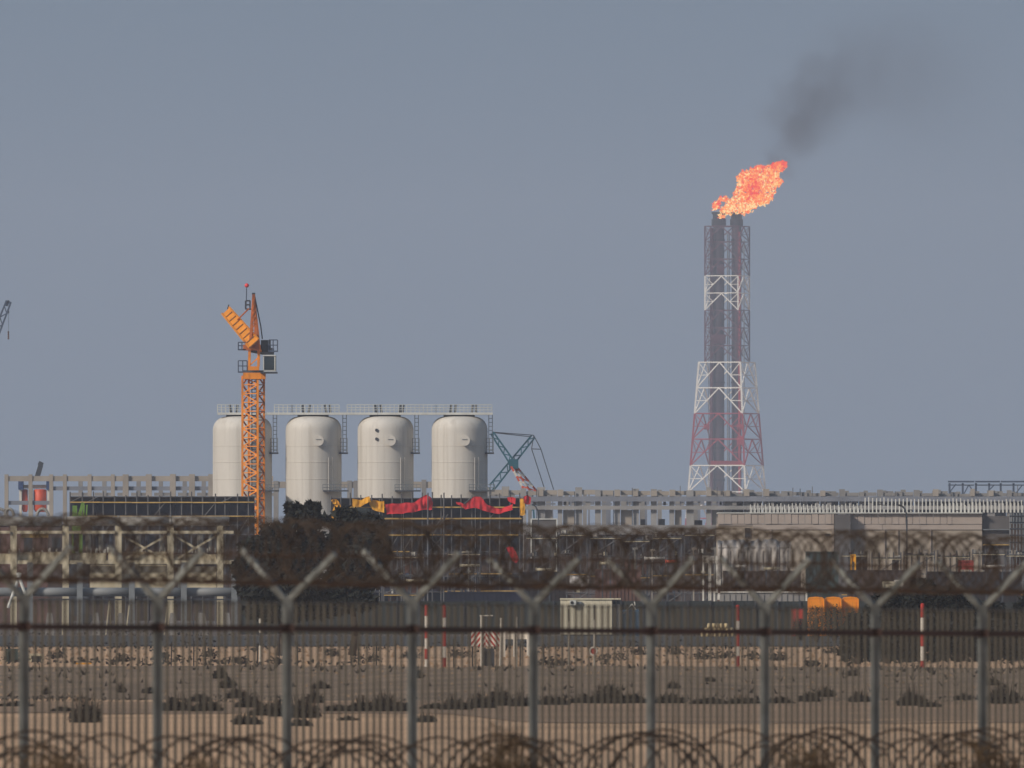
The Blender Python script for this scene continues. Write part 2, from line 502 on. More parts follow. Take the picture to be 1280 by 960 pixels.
# ------------------------------------------------------------------ silos with their walkway
ZS = 1600
silo_lbl = ['leftmost white storage silo, half hidden by the orange tower crane', 'second white storage silo from the left, rising behind the dark tree top',
            'third white storage silo with two small dark nozzles', 'rightmost white storage silo beside the teal crane']
silo_px = [(303, 37, 0), (392, 35, 0), (482, 35, 1), (574.5, 35, 0)]
for (cx, rp, nozz), lb in zip(silo_px, silo_lbl):
    a = At(ZS, cx)
    t = thing('storage_silo', lb, 'silo', a.loc, 'white storage silos in a row')
    r = rp * a.u
    top = a.z(520.5); sh = a.z(539)
    prof = [(r, 0.0)]
    for py in (720, 660, 600, 560):
        prof.append((r, a.z(py)))
    for i in range(13):
        an = math.pi / 2 * i / 12
        prof.append((r * (0.42 + 0.58 * math.cos(an) ** 0.8) if i < 12 else r * 0.40, sh + (top - sh) * math.sin(an) ** 0.9))
    MB().lathe(prof, 64).build('shell', M['silo_paint'], t, smooth=True)
    for py in (557.5, 578, 599):
        MB().lathe([(r + .001, a.z(py + .45)), (r + .022, a.z(py + .3)), (r + .022, a.z(py - .3)), (r + .001, a.z(py - .45))], 64).build('weld_ring', M['silo_paint'], t)
    MB().lathe([(r * 0.3, top - 0.06), (r * 0.3, top + 0.25)], 24).build('roof_nozzle', M['grey_steel'], t)
    # manhole with cover facing the camera
    mx, mz = a.x(cx + (6.5 if rp == 35 else 6)), a.z(551)
    yy = -math.sqrt(r * r - mx * mx)
    ph = MB().tube((mx, yy + 0.3, mz), (mx, yy - 0.28, mz), 0.36, 20).build('manhole', M['silo_paint'], t)
    MB().tube((mx, yy - 0.285, mz), (mx, yy - 0.36, mz), 0.45, 20).build('cover', M['silo_paint'], ph)
    MB().beam((mx - 0.22, yy - 0.39, mz + 0.1), (mx + 0.22, yy - 0.39, mz + 0.1), 0.05).build('davit_handle', M['grey_steel'], ph)
    if nozz:
        for py in (538, 549):
            x_ = a.x(471); y_ = -math.sqrt(r * r - x_ * x_)
            MB().tube((x_, y_ + .2, a.z(py)), (x_, y_ - .15, a.z(py)), 0.14, 10).build('nozzle', M['dark_steel'], t)
    # side landing with rail, its caged ladder to the roof, ladder lower down, ring gallery
    lx0, lx1 = a.x(cx + rp - 3), a.x(cx + rp + 8)
    pl = MB().box(lx0, lx1, -1.2, 0.9, a.z(567.5), a.z(565.5)).build('side_landing', M['dark_steel'], t)
    mb = MB()
    for x_ in (lx0 + .1, (lx0 + lx1) / 2, lx1 - .05):
        mb.tube((x_, -1.15, a.z(565.5)), (x_, -1.15, a.z(548)), 0.03, 5)
    for py in (548, 553, 558, 562):
        mb.tube((lx0 + .1, -1.15, a.z(py)), (lx1 - .05, -1.15, a.z(py)), 0.025, 5)
    mb.build('landing_rail', M['grey_steel'], pl)
    mb = MB()
    for x_ in (a.x(cx + rp + 1.5), a.x(cx + rp + 6)):
        mb.tube((x_, -0.2, a.z(565)), (x_, -0.2, a.z(517)), 0.03, 5)
    for py in range(518, 565, 5):
        mb.tube((a.x(cx + rp + 1.5), -.2, a.z(py)), (a.x(cx + rp + 6), -.2, a.z(py)), 0.025, 5)
    mb.build('caged_ladder', M['grey_steel'], t)
    mb = MB()
    for x_ in (a.x(cx + 19), a.x(cx + 24)):
        y_ = -math.sqrt(max(0.1, r * r - x_ * x_)) - 0.25
        mb.tube((x_, y_, a.z(615)), (x_, y_, a.z(572)), 0.035, 5)
    xm0, xm1 = a.x(cx + 19), a.x(cx + 24)
    for py in range(573, 615, 4):
        y0_ = -math.sqrt(r * r - xm0 * xm0) - .25; y1_ = -math.sqrt(r * r - xm1 * xm1) - .25
        mb.tube((xm0, y0_, a.z(py)), (xm1, y1_, a.z(py)), 0.02, 5)
    mb.build('shell_ladder', M['silo_paint'], t)
    g0, g1 = a.x(cx + 12), a.x(cx + rp + 9)
    gl = MB().box(g0, g1, -r - 0.9, -0.5, a.z(614.5), a.z(613)).build('ring_gallery', M['dark_steel'], t)
    mb = MB()
    for i in range(7):
        x_ = g0 + (g1 - g0) * i / 6
        mb.tube((x_, -r - .85, a.z(613)), (x_, -r - .85, a.z(606)), 0.025, 5)
    for py in (606, 609.5):
        mb.tube((g0, -r - .85, a.z(py)), (g1, -r - .85, a.z(py)), 0.025, 5)
    mb.build('gallery_rail', M['grey_steel'], gl)

a = At(ZS, 444)
wk = thing('roof_walkway', 'white railed steel walkway joining the tops of all four silos', 'walkway', (a.loc[0], ZS, a.z(519)))
zb = a.z(519)
def wz(py): return a.z(py) - zb
for (x0, x1) in ((272, 333), (333, 380), (380, 434), (434, 472), (472, 545), (545, 616)):
    MB().box(a.x(x0) + .01, a.x(x1) - .01, -1.3, 1.3, wz(518.6), wz(515.8)).build('deck', M['white_steel'], wk)
for cx, rp, _ in silo_px:
    mb = MB()
    for dx in (-18, -9, 8, 17):
        mb.beam((a.x(cx + dx), -0.8, wz(523.5)), (a.x(cx + dx), -0.8, wz(518.7)), 0.16)
    mb.build('support', M['dark_steel'], wk)
    MB().beam((a.x(cx - 20), -0.82, wz(520)), (a.x(cx + 19), -.82, wz(520)), 0.14, 0.16).build('cross_beam', M['dark_steel'], wk)
for (x0, x1) in ((272, 312), (343, 365), (365, 424), (434, 472), (472, 545), (545, 615)):
    for yy in (-1.25, 1.25):
        mb = MB()
        n = int((x1 - x0) / 5)
        for i in range(n + 1):
            x_ = a.x(x0 + (x1 - x0) * i / n)
            mb.tube((x_, yy, wz(515.8)), (x_, yy, wz(506)), 0.022, 5)
        for py in (506, 509.5, 512.5):
            mb.tube((a.x(x0), yy, wz(py)), (a.x(x1), yy, wz(py)), 0.022, 5)
        mb.build('railing', M['white_steel'], wk)
for px in (289, 296, 379, 386, 408, 413, 470, 477, 500, 503, 563, 569, 590, 595):
    MB().beam((a.x(px), -.5, wz(515.8)), (a.x(px + U(-2, 2)), -.5, wz(505.5)), 0.2).build('valve_post', M['dark_steel'], wk)

# ------------------------------------------------------------------ tower crane
ZC = 1450
a = At(ZC, 316.5)
tc = thing('tower_crane', 'orange tower crane with its short jib pointing up and left, before the first silo', 'crane', a.loc)
ang = math.radians(-22)
W = 20.6 * a.u / 2
def rot(x, y): return (x * math.cos(ang) - y * math.sin(ang), x * math.sin(ang) + y * math.cos(ang))
cor = [rot(-W, -W), rot(W, -W), rot(W, W), rot(-W, W)]
zt, zbm = a.z(470), 0.0
for c in cor:
    MB().beam((*c, 0), (*c, zt), 0.17).build('mast_leg', M['crane_orange'], tc)
ph = 11 * a.u
z = zt
lev = 0
while z > 0.5:
    zl = max(0.1, z - ph)
    for i in range(4):
        c, d = cor[i], cor[(i + 1) % 4]
        m_ = M['crane_orange'] if i == 0 else M['crane_orange_dark']  # front face bright, the other faces carry their shade in the paint
        MB().beam((*c, z), (*d, z), 0.075).build('mast_tie', m_, tc)
        if lev % 2 == 0: MB().beam((*c, z), (*d, zl), 0.09).build('mast_brace', m_, tc)
        else: MB().beam((*d, z), (*c, zl), 0.09).build('mast_brace', m_, tc)
    z = zl; lev += 1
mb = MB()
for i in range(2):
    mb.tube((cor[3][0] * .3 + i * .35, .2, 0.1), (cor[3][0] * .3 + i * .35, .2, zt), 0.04, 5)
for i in range(70):
    z_ = 1 + (zt - 1) * i / 70
    mb.tube((cor[3][0] * .3, .2, z_), (cor[3][0] * .3 + .35, .2, z_), .025, 4)
mb.build('climbing_ladder', M['dark_steel'], tc)
# slewing unit
mb = MB(); a.box(mb, 304, 332, 466, 474, -1.0, 1.0); mb.build('slewing_collar', M['crane_orange'], tc)
MB().lathe([(0.85, a.z(466)), (0.85, a.z(463))], 24).build('slewing_ring', M['dark_steel'], tc)
mb = MB(); a.box(mb, 308.5, 324, 458, 463, -.6, .6); mb.build('turntable', M['crane_orange'], tc)
for px in (311.5, 323):
    MB().beam(a.p(px, 458, -.5), a.p(px + .5, 438, -.5), 0.2).build('tower_head_leg', M['crane_orange'], tc)
    MB().beam(a.p(px, 458, .5), a.p(px + .5, 438, .5), 0.2).build('tower_head_leg', M['crane_orange_dark'], tc)  # rear pair shaded by the darker orange
MB().beam(a.p(312, 457, -.5), a.p(323, 447, -.5), 0.1).build('tower_head_brace', M['crane_orange'], tc)
mb = MB(); a.box(mb, 304, 326, 431, 438, -.7, .9); mb.build('jib_foot', M['crane_orange_dark'], tc)
# jib: a deep box lattice aimed away, up and left, to catch the sun
j0, j1 = Vector(a.p(318, 430, -1.3)), Vector(a.p(281, 387, 4.3))
side = Vector((0.75, 0.0, 0.66)).normalized()
jd = (j1 - j0).normalized()
side = (side - jd * side.dot(jd)).normalized()
up = side.cross(jd).normalized()
if up.y < 0: up = -up
hw = 5.9 * a.u
chord = {}
for s in (-1, 1):
    p, q = j0 + side * hw * s * 1.3, j1 + side * hw * s * 1.0
    MB().beam(p, q, 0.13).build('jib_chord', M['crane_jib'], tc)
    chord[s] = (p, q)
MB().beam(j0 + up * .9, j1 + up * .5, 0.16).build('jib_chord', M['crane_jib'], tc)
NJ = 8
for i in range(NJ):
    f0, f1 = i / NJ, (i + 1) / NJ
    L0 = chord[-1][0].lerp(chord[-1][1], f0); R0 = chord[1][0].lerp(chord[1][1], f0)
    L1 = chord[-1][0].lerp(chord[-1][1], f1 - .012); R1 = chord[1][0].lerp(chord[1][1], f1 - .012)
    ofs = up * 0.05
    mbp = MB(); mbp.poly([L0, R0, R1, L1, L0 + ofs, R0 + ofs, R1 + ofs, L1 + ofs], [(0, 1, 2, 3), (7, 6, 5, 4), (0, 4, 5, 1), (1, 5, 6, 2), (2, 6, 7, 3), (3, 7, 4, 0)])
    mbp.build('jib_panel', M['crane_jib'], tc)
    MB().beam(L0 - up * .04, R0 - up * .04, 0.035).build('jib_tie', M['container_rust'], tc)
    T0 = (j0 + up * .9).lerp(j1 + up * .5, f0)
    MB().beam(L0, T0, .07).build('jib_brace', M['crane_orange_dark'], tc)
    MB().beam(R0, T0, .07).build('jib_brace', M['crane_orange_dark'], tc)
MB().tube(j1 + side * .2, a.p(285, 380, 4.6), 0.05, 5).build('jib_tip_aerial', M['dark_steel'], tc)
MB().tube(a.p(296.5, 399, 2.4), a.p(311, 386, -.5), 0.06, 5).build('pendant', M['crane_orange_dark'], tc)
# A-frame
apex = [a.p(317, 368, -.2), a.p(317, 368, .4)]
for (bx, dy, dd) in ((312.5, -.5, 0), (321, -.5, 0), (313.5, .8, 1), (324, .8, 1)):
    MB().beam(a.p(bx, 436, dy), apex[dd], 0.2).build('apex_leg', M['crane_orange_dark'], tc)
for f in (.1, .22, .34, .46, .58, .7, .82):
    z_ = 436 - 68 * f
    MB().beam(a.p(312.5 + 4.5 * f, z_, -.45), a.p(321 - 4 * f, z_, -.45), 0.07).build('apex_tie', M['crane_orange_dark'], tc)
    MB().beam(a.p(312.5 + 4.5 * f, z_, -.45), a.p(321 - 4 * (f + .12), z_ - 8.2, -.45), 0.07).build('apex_brace', M['crane_orange_dark'], tc)
mb = MB(); a.box(mb, 315, 319, 366, 369, -.3, .5); mb.build('apex_head', M['dark_steel'], tc)
MB().path([a.p(318, 368), a.p(326, 408), a.p(328, 424)], 0.05, 5).build('back_stay', M['dark_steel'], tc)
mb = MB()
for (p, q) in (((307, 386), (307, 376)), ((312.5, 386), (312.5, 376)), ((307, 376), (313, 376)), ((307, 381), (313, 381)), ((306.5, 386), (314, 386.5))):
    mb.tube(a.p(*p), a.p(*q), 0.06, 5)
mb.build('apex_platform', M['dark_steel'], tc)
bp = MB().tube(a.p(307.5, 386), a.p(308.3, 359), 0.045, 6).build('beacon_pole', M['blue_steel'], tc)
bm = MB(); bm.lathe([(0.02, -.17), (.13, -.12), (.18, 0), (.13, .12), (.02, .17)], 12)
mb_beacon = mat('beacon_red', S(236, 60, 60), 0.4, scale=3, var=0.1)
bm.build('beacon', mb_beacon, bp, smooth=True, loc=a.p(308.5, 356.8))
# machinery deck and counter jib behind
mb = MB(); a.box(mb, 326, 338, 425, 440, .2, 2.4); mb.build('winch_house', M['dark_steel'], tc)
MB().beam(a.p(318, 436, .5), a.p(334, 438, 7), 0.9, 0.5).build('counter_jib', M['dark_steel'], tc)
for (x0, x1, y0, y1, nm) in ((336, 347, 425, 439.5, 'service_platform'), (298, 307, 428, 437.5, 'jib_access_platform'), (298, 309, 451, 465.5, 'slew_platform')):
    mb = MB()
    n = 3
    for i in range(n):
        x_ = x0 + (x1 - x0) * i / (n - 1)
        mb.tube(a.p(x_, y0, -.6), a.p(x_, y1, -.6), 0.045, 5)
    for f in (0, .45):
        mb.tube(a.p(x0, y0 + (y1 - y0) * f, -.6), a.p(x1, y0 + (y1 - y0) * f, -.6), 0.04, 5)
    mb.box(a.x(x0 - .5), a.x(x1 + .5), -.7, .6, a.z(y1 + .4), a.z(y1 - 1.2))
    mb.build(nm, M['blue_steel'], tc)
mb = MB(); a.box(mb, 329, 345.3, 445, 464.3, -1.5, .2)
cab = mb.build('cab', M['grey_steel'], tc)
mb = MB(); a.box(mb, 330.5, 343, 446.5, 462, -1.56, -1.5); mb.build('window', M['glass_dark'], cab)
for (x0, x1, y0, y1) in ((329, 345, 444, 445.4), (329.2, 330.4, 446, 463), (343.2, 344.6, 446, 463), (330, 345, 463.4, 464.6)):
    mb = MB(); a.box(mb, x0, x1, y0, y1, -1.62, -1.45); mb.build('window_frame', M['white_steel'], cab)
mb = MB(); a.box(mb, 326, 347, 465, 467, -1.7, .6); mb.build('cab_floor', M['dark_steel'], tc)

# ------------------------------------------------------------------ flare tower
ZF = 6000
a = At(ZF, 908.5)
ft = thing('flare_tower', 'tall lattice flare tower banded red and white around two dark stacks', 'flare stack', a.loc)
fa = math.radians(-20)
def sq(wpx, cxp=908.5):
    h = wpx * a.u / 2
    out = []
    for sx, sy in ((-1, -1), (1, -1), (1, 1), (-1, 1)):
        x, y = sx * h, sy * h
        out.append((x * math.cos(fa) - y * math.sin(fa) + a.x(cxp), x * math.sin(fa) + y * math.cos(fa)))
    return out
def wlow(y): return 55 + (y - 453) * (71.3 - 55) / (582 - 453)
levels = [283, 302.5, 324, 345, 366.5, 388, 410, 432, 453]
cols_up = ['flare_maroon', 'flare_maroon', 'flare_maroon', 'flare_white', 'flare_white', 'flare_maroon', 'flare_maroon', 'flare_maroon']
for i in range(8):
    y0, y1 = levels[i], levels[i + 1]
    s0 = sq(43.7, 909)
    m_ = M[cols_up[i]]
    bw = 1.5 * a.u
    for j in range(4):
        c, d = s0[j], s0[(j + 1) % 4]
        MB().beam((*c, a.z(y0)), (*c, a.z(y1)), bw * 1.15).build('tower_leg', m_, ft)
        MB().beam((*c, a.z(y0)), (*d, a.z(y0)), bw * .75).build('tie', m_, ft)
        mid = ((c[0] + d[0]) / 2, (c[1] + d[1]) / 2)
        for e in (c, d):
            MB().beam((*mid, a.z(y0 + .5)), (*e, a.z(y1 - .5)), bw * .75).build('brace', m_, ft)
            ym = (y0 + y1) / 2
            hf = ((mid[0] + e[0]) / 2, (mid[1] + e[1]) / 2)
            MB().beam((*hf, a.z(ym)), (*e, a.z(ym)), bw * .45).build('brace', m_, ft)
            MB().beam((*hf, a.z(ym)), (*e, a.z(y0 + .6)), bw * .45).build('brace', m_, ft)
lowl = [(453, 485, 'flare_white'), (485, 517, 'flare_white'), (517, 549, 'flare_red'), (549, 582, 'flare_red'), (582, 615, 'flare_white'), (615, 648, 'flare_white'), (648, 700, 'flare_red'), (700, 758, 'flare_red')]
for (y0, y1, mk) in lowl:
    m_ = M[mk]
    s0, s1 = sq(wlow(y0)), sq(wlow(y1))
    bw = 1.65 * a.u
    z0, z1 = a.z(y0), max(0.0, a.z(y1))
    for j in range(4):
        c, d, e, f = s0[j], s0[(j + 1) % 4], s1[j], s1[(j + 1) % 4]
        MB().beam((*c, z0), (*e, z1), bw * 1.3).build('tower_leg', m_, ft)
        MB().beam((*c, z0), (*d, z0), bw * .8).build('tie', m_, ft)
        mt = ((c[0] + d[0]) / 2, (c[1] + d[1]) / 2); mbt = ((e[0] + f[0]) / 2, (e[1] + f[1]) / 2)
        for (p, q) in ((mt, e), (mt, f)):
            MB().beam((*p, z0), (*q, z1), bw * .8).build('brace', m_, ft)
        zm = (z0 + z1) / 2
        l0 = ((c[0] + e[0]) / 2, (c[1] + e[1]) / 2); q0 = ((mt[0] + e[0]) / 2, (mt[1] + e[1]) / 2)
        l1 = ((d[0] + f[0]) / 2, (d[1] + f[1]) / 2); q1 = ((mt[0] + f[0]) / 2, (mt[1] + f[1]) / 2)
        MB().beam((*l0, zm), (*q0, zm), bw * .55).build('brace', m_, ft)
        MB().beam((*l1, zm), (*q1, zm), bw * .55).build('brace', m_, ft)
        MB().beam((*q0, zm), (*c, z0), bw * .5).build('brace', m_, ft)
        MB().beam((*q1, zm), (*d, z0), bw * .5).build('brace', m_, ft)
for (x0, x1, yt, dy, nm) in ((891.5, 905.5, 266, 0.5, 'flare_stack'), (914.5, 927, 266, 1.2, 'flare_stack')):
    xc, rr = (x0 + x1) / 2, (x1 - x0) / 2 * a.u
    st = MB().tube((a.x(xc), dy, 0), (a.x(xc), dy, a.z(284)), rr, 18).build(nm, M['flare_stack'], ft)
    MB().lathe([(rr * 1.05, a.z(284)), (rr * 1.3, a.z(281)), (rr * 1.3, a.z(274)), (rr * 1.08, a.z(273.5)), (rr * 1.08, a.z(268)), (rr * 1.28, a.z(267.5)), (rr * 1.28, a.z(265)), (rr * .9, a.z(265))], 18, a.x(xc), dy).build('flare_tip', M['soot'], st)
    for py in (300, 345, 388, 432, 478, 517, 560, 600):
        MB().lathe([(rr * 1.12, a.z(py + 1)), (rr * 1.12, a.z(py - 1))], 18, a.x(xc), dy).build('flange', M['soot'], st)
for (px, r_, y0, mk) in ((889.5, 2.2, 285, 'flare_maroon'), (909.5, 0.9, 290, 'grey_steel'), (911.6, 0.6, 290, 'dark_steel'), (924.5, 1.7, 290, 'flare_red'), (930, .7, 300, 'grey_steel'), (886, .6, 300, 'grey_steel')):
    MB().tube((a.x(px), -1.5, 0), (a.x(px), -1.5, a.z(y0)), r_ * a.u, 8).build('riser_pipe', M[mk], ft)
for (x0, x1, y0, y1) in ((889, 907, 418, 430), (896, 905, 330, 343), (888, 928, 576, 582), (921, 929, 530, 537), (921, 929, 545, 556), (880, 887, 530, 537)):
    mb = MB(); a.box(mb, x0, x1, y0, y1, -2.2, -1.2); mb.build('landing', M['flare_maroon'] if y0 < 500 else M['flare_red'], ft)

# flames: many small burning tongues filling the plume's volume
def inside(poly, x, y):
    c = False
    n = len(poly)
    for i in range(n):
        x0, y0 = poly[i]; x1, y1 = poly[(i + 1) % n]
        if (y0 > y) != (y1 > y) and x < (x1 - x0) * (y - y0) / (y1 - y0) + x0: c = not c
    return c
fm = bpy.data.materials.new('flame'); fm.use_nodes = True
nt = fm.node_tree; nt.nodes.clear()
fo = nt.nodes.new('ShaderNodeOutputMaterial'); fe = nt.nodes.new('ShaderNodeEmission'); fa_ = nt.nodes.new('ShaderNodeAttribute')
fa_.attribute_name = 'burn'
nt.links.new(fa_.outputs['Color'], fe.inputs[0]); nt.links.new(fe.outputs[0], fo.inputs[0]); fe.inputs[1].default_value = 1.0
def flame(name, label, outline, n, red_c, red_r, size, dep, pale_bias, soft=1.0):
    xs = [p[0] for p in outline]; ys = [p[1] for p in outline]
    cx, cy = sum(xs) / len(xs), max(ys)
    b = At(ZF, cx)
    mb, colr = MB(), []
    cnt = 0
    while cnt < n:
        px, py = U(min(xs), max(xs)), U(min(ys), max(ys))
        q = (px + 3.0 * noise.noise(Vector((px * .3, py * .3, 1))) + 1.6 * noise.noise(Vector((px * .9, py * .9, 2))), py + 3.0 * noise.noise(Vector((px * .3, py * .3, 5))) + 1.6 * noise.noise(Vector((px * .9, py * .9, 6))))
        if not inside(outline, *q): continue
        cnt += 1
        cen = Vector((b.x(px), U(-dep, dep), b.z(py)))
        sz = size * U(.5, 1.5) * b.u
        d = Vector((U(-.3, 1), U(-1, 1), U(-.2, 1))).normalized()
        s = d.cross(Vector((U(-1, 1), U(-1, 1), U(-1, 1)))).normalized()
        w = s.cross(d)
        mb.poly([cen - d * sz * .5, cen + s * sz * .42, cen - s * sz * .3 + w * sz * .35, cen - s * sz * .3 - w * sz * .35, cen + d * sz], [(0, 2, 1), (0, 3, 2), (0, 1, 3), (4, 1, 2), (4, 2, 3), (4, 3, 1)])
        d2 = ((px - red_c[0]) / red_r[0]) ** 2 + ((py - red_c[1]) / red_r[1]) ** 2
        heat = pale_bias + 0.4 * noise.noise(Vector((px * .3, py * .3, 0))) + U(-.36, .36) - .5 * math.exp(-d2)
        heat -= .42 * max(0, min(1, (219 - py) / 14.0)) - .14 * max(0, min(1, (py - 246) / 14.0))
        if heat < .35: c = (1.25, .03, .0)
        elif heat < .62: c = (1.45, .2, .0)
        elif heat < .86: c = (1.5, .50, .07)
        else: c = (1.5, .92, .36)
        colr += [c] * 6
    o = mb.build(name, fm, loc=(b.loc[0], ZF, b.z(cy)))
    for v in o.data.vertices: v.co.z -= b.z(cy)
    at = o.data.attributes.new('burn', 'FLOAT_COLOR', 'FACE')
    at.data.foreach_set('color', [x for c in colr for x in (*c, 1.0)])
    return tag(o, label, 'flame')
big = [(897, 271), (901, 262), (907, 255), (914, 249), (919, 241), (921, 233), (922, 218), (927, 214), (933, 213), (942, 210), (951, 207), (957, 209), (962, 206), (970, 203), (981, 200.6), (984, 206), (982, 212), (975, 216),
       (972, 224), (979, 226), (977, 230), (971, 236), (966, 245), (964, 250), (959, 256), (950, 258), (942, 261), (936, 265), (931, 268), (914, 267), (908, 268), (904, 275), (899, 274)]
flame('flare_flame', 'big ragged orange flame blowing right off the right hand flare stack', big, 4200, (941, 237), (11, 12), 2.2, 6.0, .71)
small = [(889, 264), (891, 256), (895, 250), (901, 245), (909, 246), (913, 249), (909, 252), (901, 252), (899, 258), (897, 263)]
flame('flare_flame', 'small faint pinkish flame curling off the left hand flare stack', small, 230, (900, 255), (20, 20), 2.1, 1.4, .9)

# smoke plume (soft dark volume)
a = At(ZF, 1030)
sm_loc = (a.loc[0], ZF + 6, a.z(150))
puffs = [((974, 212), 16, 0.040), ((979, 198), 22, 0.045), ((987, 182), 30, 0.034), ((995, 163), 42, 0.032), ((1006, 141), 52, 0.045), ((1028, 116), 56, .034), ((1058, 92), 68, .017), ((1108, 84), 84, .010), ((1165, 100), 100, .006)]
x0, x1, y0, y1 = 940, 1295, -5, 226
mb = MB(); mb.box((x0 - 1030) * a.u, (x1 - 1030) * a.u, -22, 22, (150 - y1) * a.u, (150 - y0) * a.u)
smk = bpy.data.materials.new('smoke'); smk.use_nodes = True
nt = smk.node_tree; nt.nodes.clear()
so = nt.nodes.new('ShaderNodeOutputMaterial'); pv = nt.nodes.new('ShaderNodeVolumePrincipled')
pv.inputs['Color'].default_value = (0.10, 0.11, 0.14, 1)
tcx = nt.nodes.new('ShaderNodeTexCoord')
nz = nt.nodes.new('ShaderNodeTexNoise'); nz.inputs['Scale'].default_value = 0.11; nz.inputs['Detail'].default_value = 6
nt.links.new(tcx.outputs['Object'], nz.inputs['Vector'])
wv = nt.nodes.new('ShaderNodeVectorMath'); wv.operation = 'MULTIPLY_ADD'
wv.inputs[1].default_value = (16, 16, 16); wv.inputs[2].default_value = (-8, -8, -8)
nt.links.new(nz.outputs['Color'], wv.inputs[0])
wa = nt.nodes.new('ShaderNodeVectorMath'); wa.operation = 'ADD'
nt.links.new(tcx.outputs['Object'], wa.inputs[0]); nt.links.new(wv.outputs[0], wa.inputs[1])
acc = None
for (cxy, rp, den) in puffs:
    dn = nt.nodes.new('ShaderNodeVectorMath'); dn.operation = 'DISTANCE'
    nt.links.new(wa.outputs[0], dn.inputs[0])
    dn.inputs[1].default_value = ((cxy[0] - 1030) * a.u, 0, (150 - cxy[1]) * a.u)
    mr = nt.nodes.new('ShaderNodeMapRange'); mr.interpolation_type = 'SMOOTHSTEP'
    mr.inputs['From Min'].default_value = 0; mr.inputs['From Max'].default_value = rp * a.u * 1.25
    mr.inputs['To Min'].default_value = den; mr.inputs['To Max'].default_value = 0
    nt.links.new(dn.outputs['Value'], mr.inputs['Value'])
    if acc is None: acc = mr.outputs[0]
    else:
        ad = nt.nodes.new('ShaderNodeMath'); ad.operation = 'ADD'
        nt.links.new(acc, ad.inputs[0]); nt.links.new(mr.outputs[0], ad.inputs[1]); acc = ad.outputs[0]
nm_ = nt.nodes.new('ShaderNodeMapRange'); nm_.inputs['From Min'].default_value = .3; nm_.inputs['From Max'].default_value = .7; nm_.inputs['To Min'].default_value = .35; nm_.inputs['To Max'].default_value = 1.4
nt.links.new(nz.outputs[0], nm_.inputs['Value'])
ml = nt.nodes.new('ShaderNodeMath'); ml.operation = 'MULTIPLY'
nt.links.new(acc, ml.inputs[0]); nt.links.new(nm_.outputs[0], ml.inputs[1])
nt.links.new(ml.outputs[0], pv.inputs['Density']); nt.links.new(pv.outputs[0], so.inputs['Volume'])
o = mb.build('smoke', smk, loc=sm_loc, kind='stuff')
tag(o, 'thin dark smoke drifting up and right from the flare flame', 'smoke')

# ------------------------------------------------------------------ concrete pipe racks (frames of columns and beams)
a = At(1800, 150)
rk = thing('concrete_rack', 'long bare concrete pipe rack frame on the left, behind the blue scaffold', 'frame', a.loc)
def cbox(rt, nm, m_, x0, x1, y0, y1, d0, d1):
    mb = MB(); mb.box(a.x(x0), a.x(x1), d0, d1, max(0, a.z(y1)), a.z(y0)); return mb.build(nm, M[m_], rt)
for px in (8, 38, 64, 81, 112, 141): cbox(rk, 'column', 'concrete', px - 2.4, px + 2.4, 593, 780, 0, .9)
for px in (157, 186, 216, 240, 264): cbox(rk, 'column', 'concrete', px - 3.6, px + 3.6, 592.5 + U(0, 1), 780, -.2, 1)
for px in (97, 127, 170, 198, 228, 252, 275): cbox(rk, 'column', 'concrete_grey', px - 2.6, px + 2.6, 595 + U(-1, 1), 780, 12, 13)
xs_ = [8, 38, 64, 81, 112, 141, 157, 186, 216, 240, 264, 300, 330, 345]
for x0, x1 in zip(xs_, xs_[1:]):
    w0 = 3.7 if x0 >= 157 else 2.5; w1 = 3.7 if x1 >= 157 else 2.5
    cbox(rk, 'beam', 'concrete', x0 + w0, x1 - w1, 595, 601.5, .1, .8)
    cbox(rk, 'beam', 'concrete_blue', x0 + w0, x1 - w1, 608 + (18 if x0 < 64 else 0), 613 + (18 if x0 < 64 else 0), .2, .7)
    if x0 > 80: cbox(rk, 'beam', 'concrete_grey', x0 + w0, x1 - w1, 615, 619, 12.1, 12.9)
for px in (300, 330, 345, 437, 445, 530): cbox(rk, 'column', 'concrete_grey', px - 3, px + 3, 600 + U(-1, 2), 780, 0, 1)
for (x0, x1) in ((333, 342), (348, 362), (424, 434), (440, 442), (448, 460), (512, 527), (533, 545)): cbox(rk, 'beam', 'concrete', x0, x1, 602, 610, .1, .8)

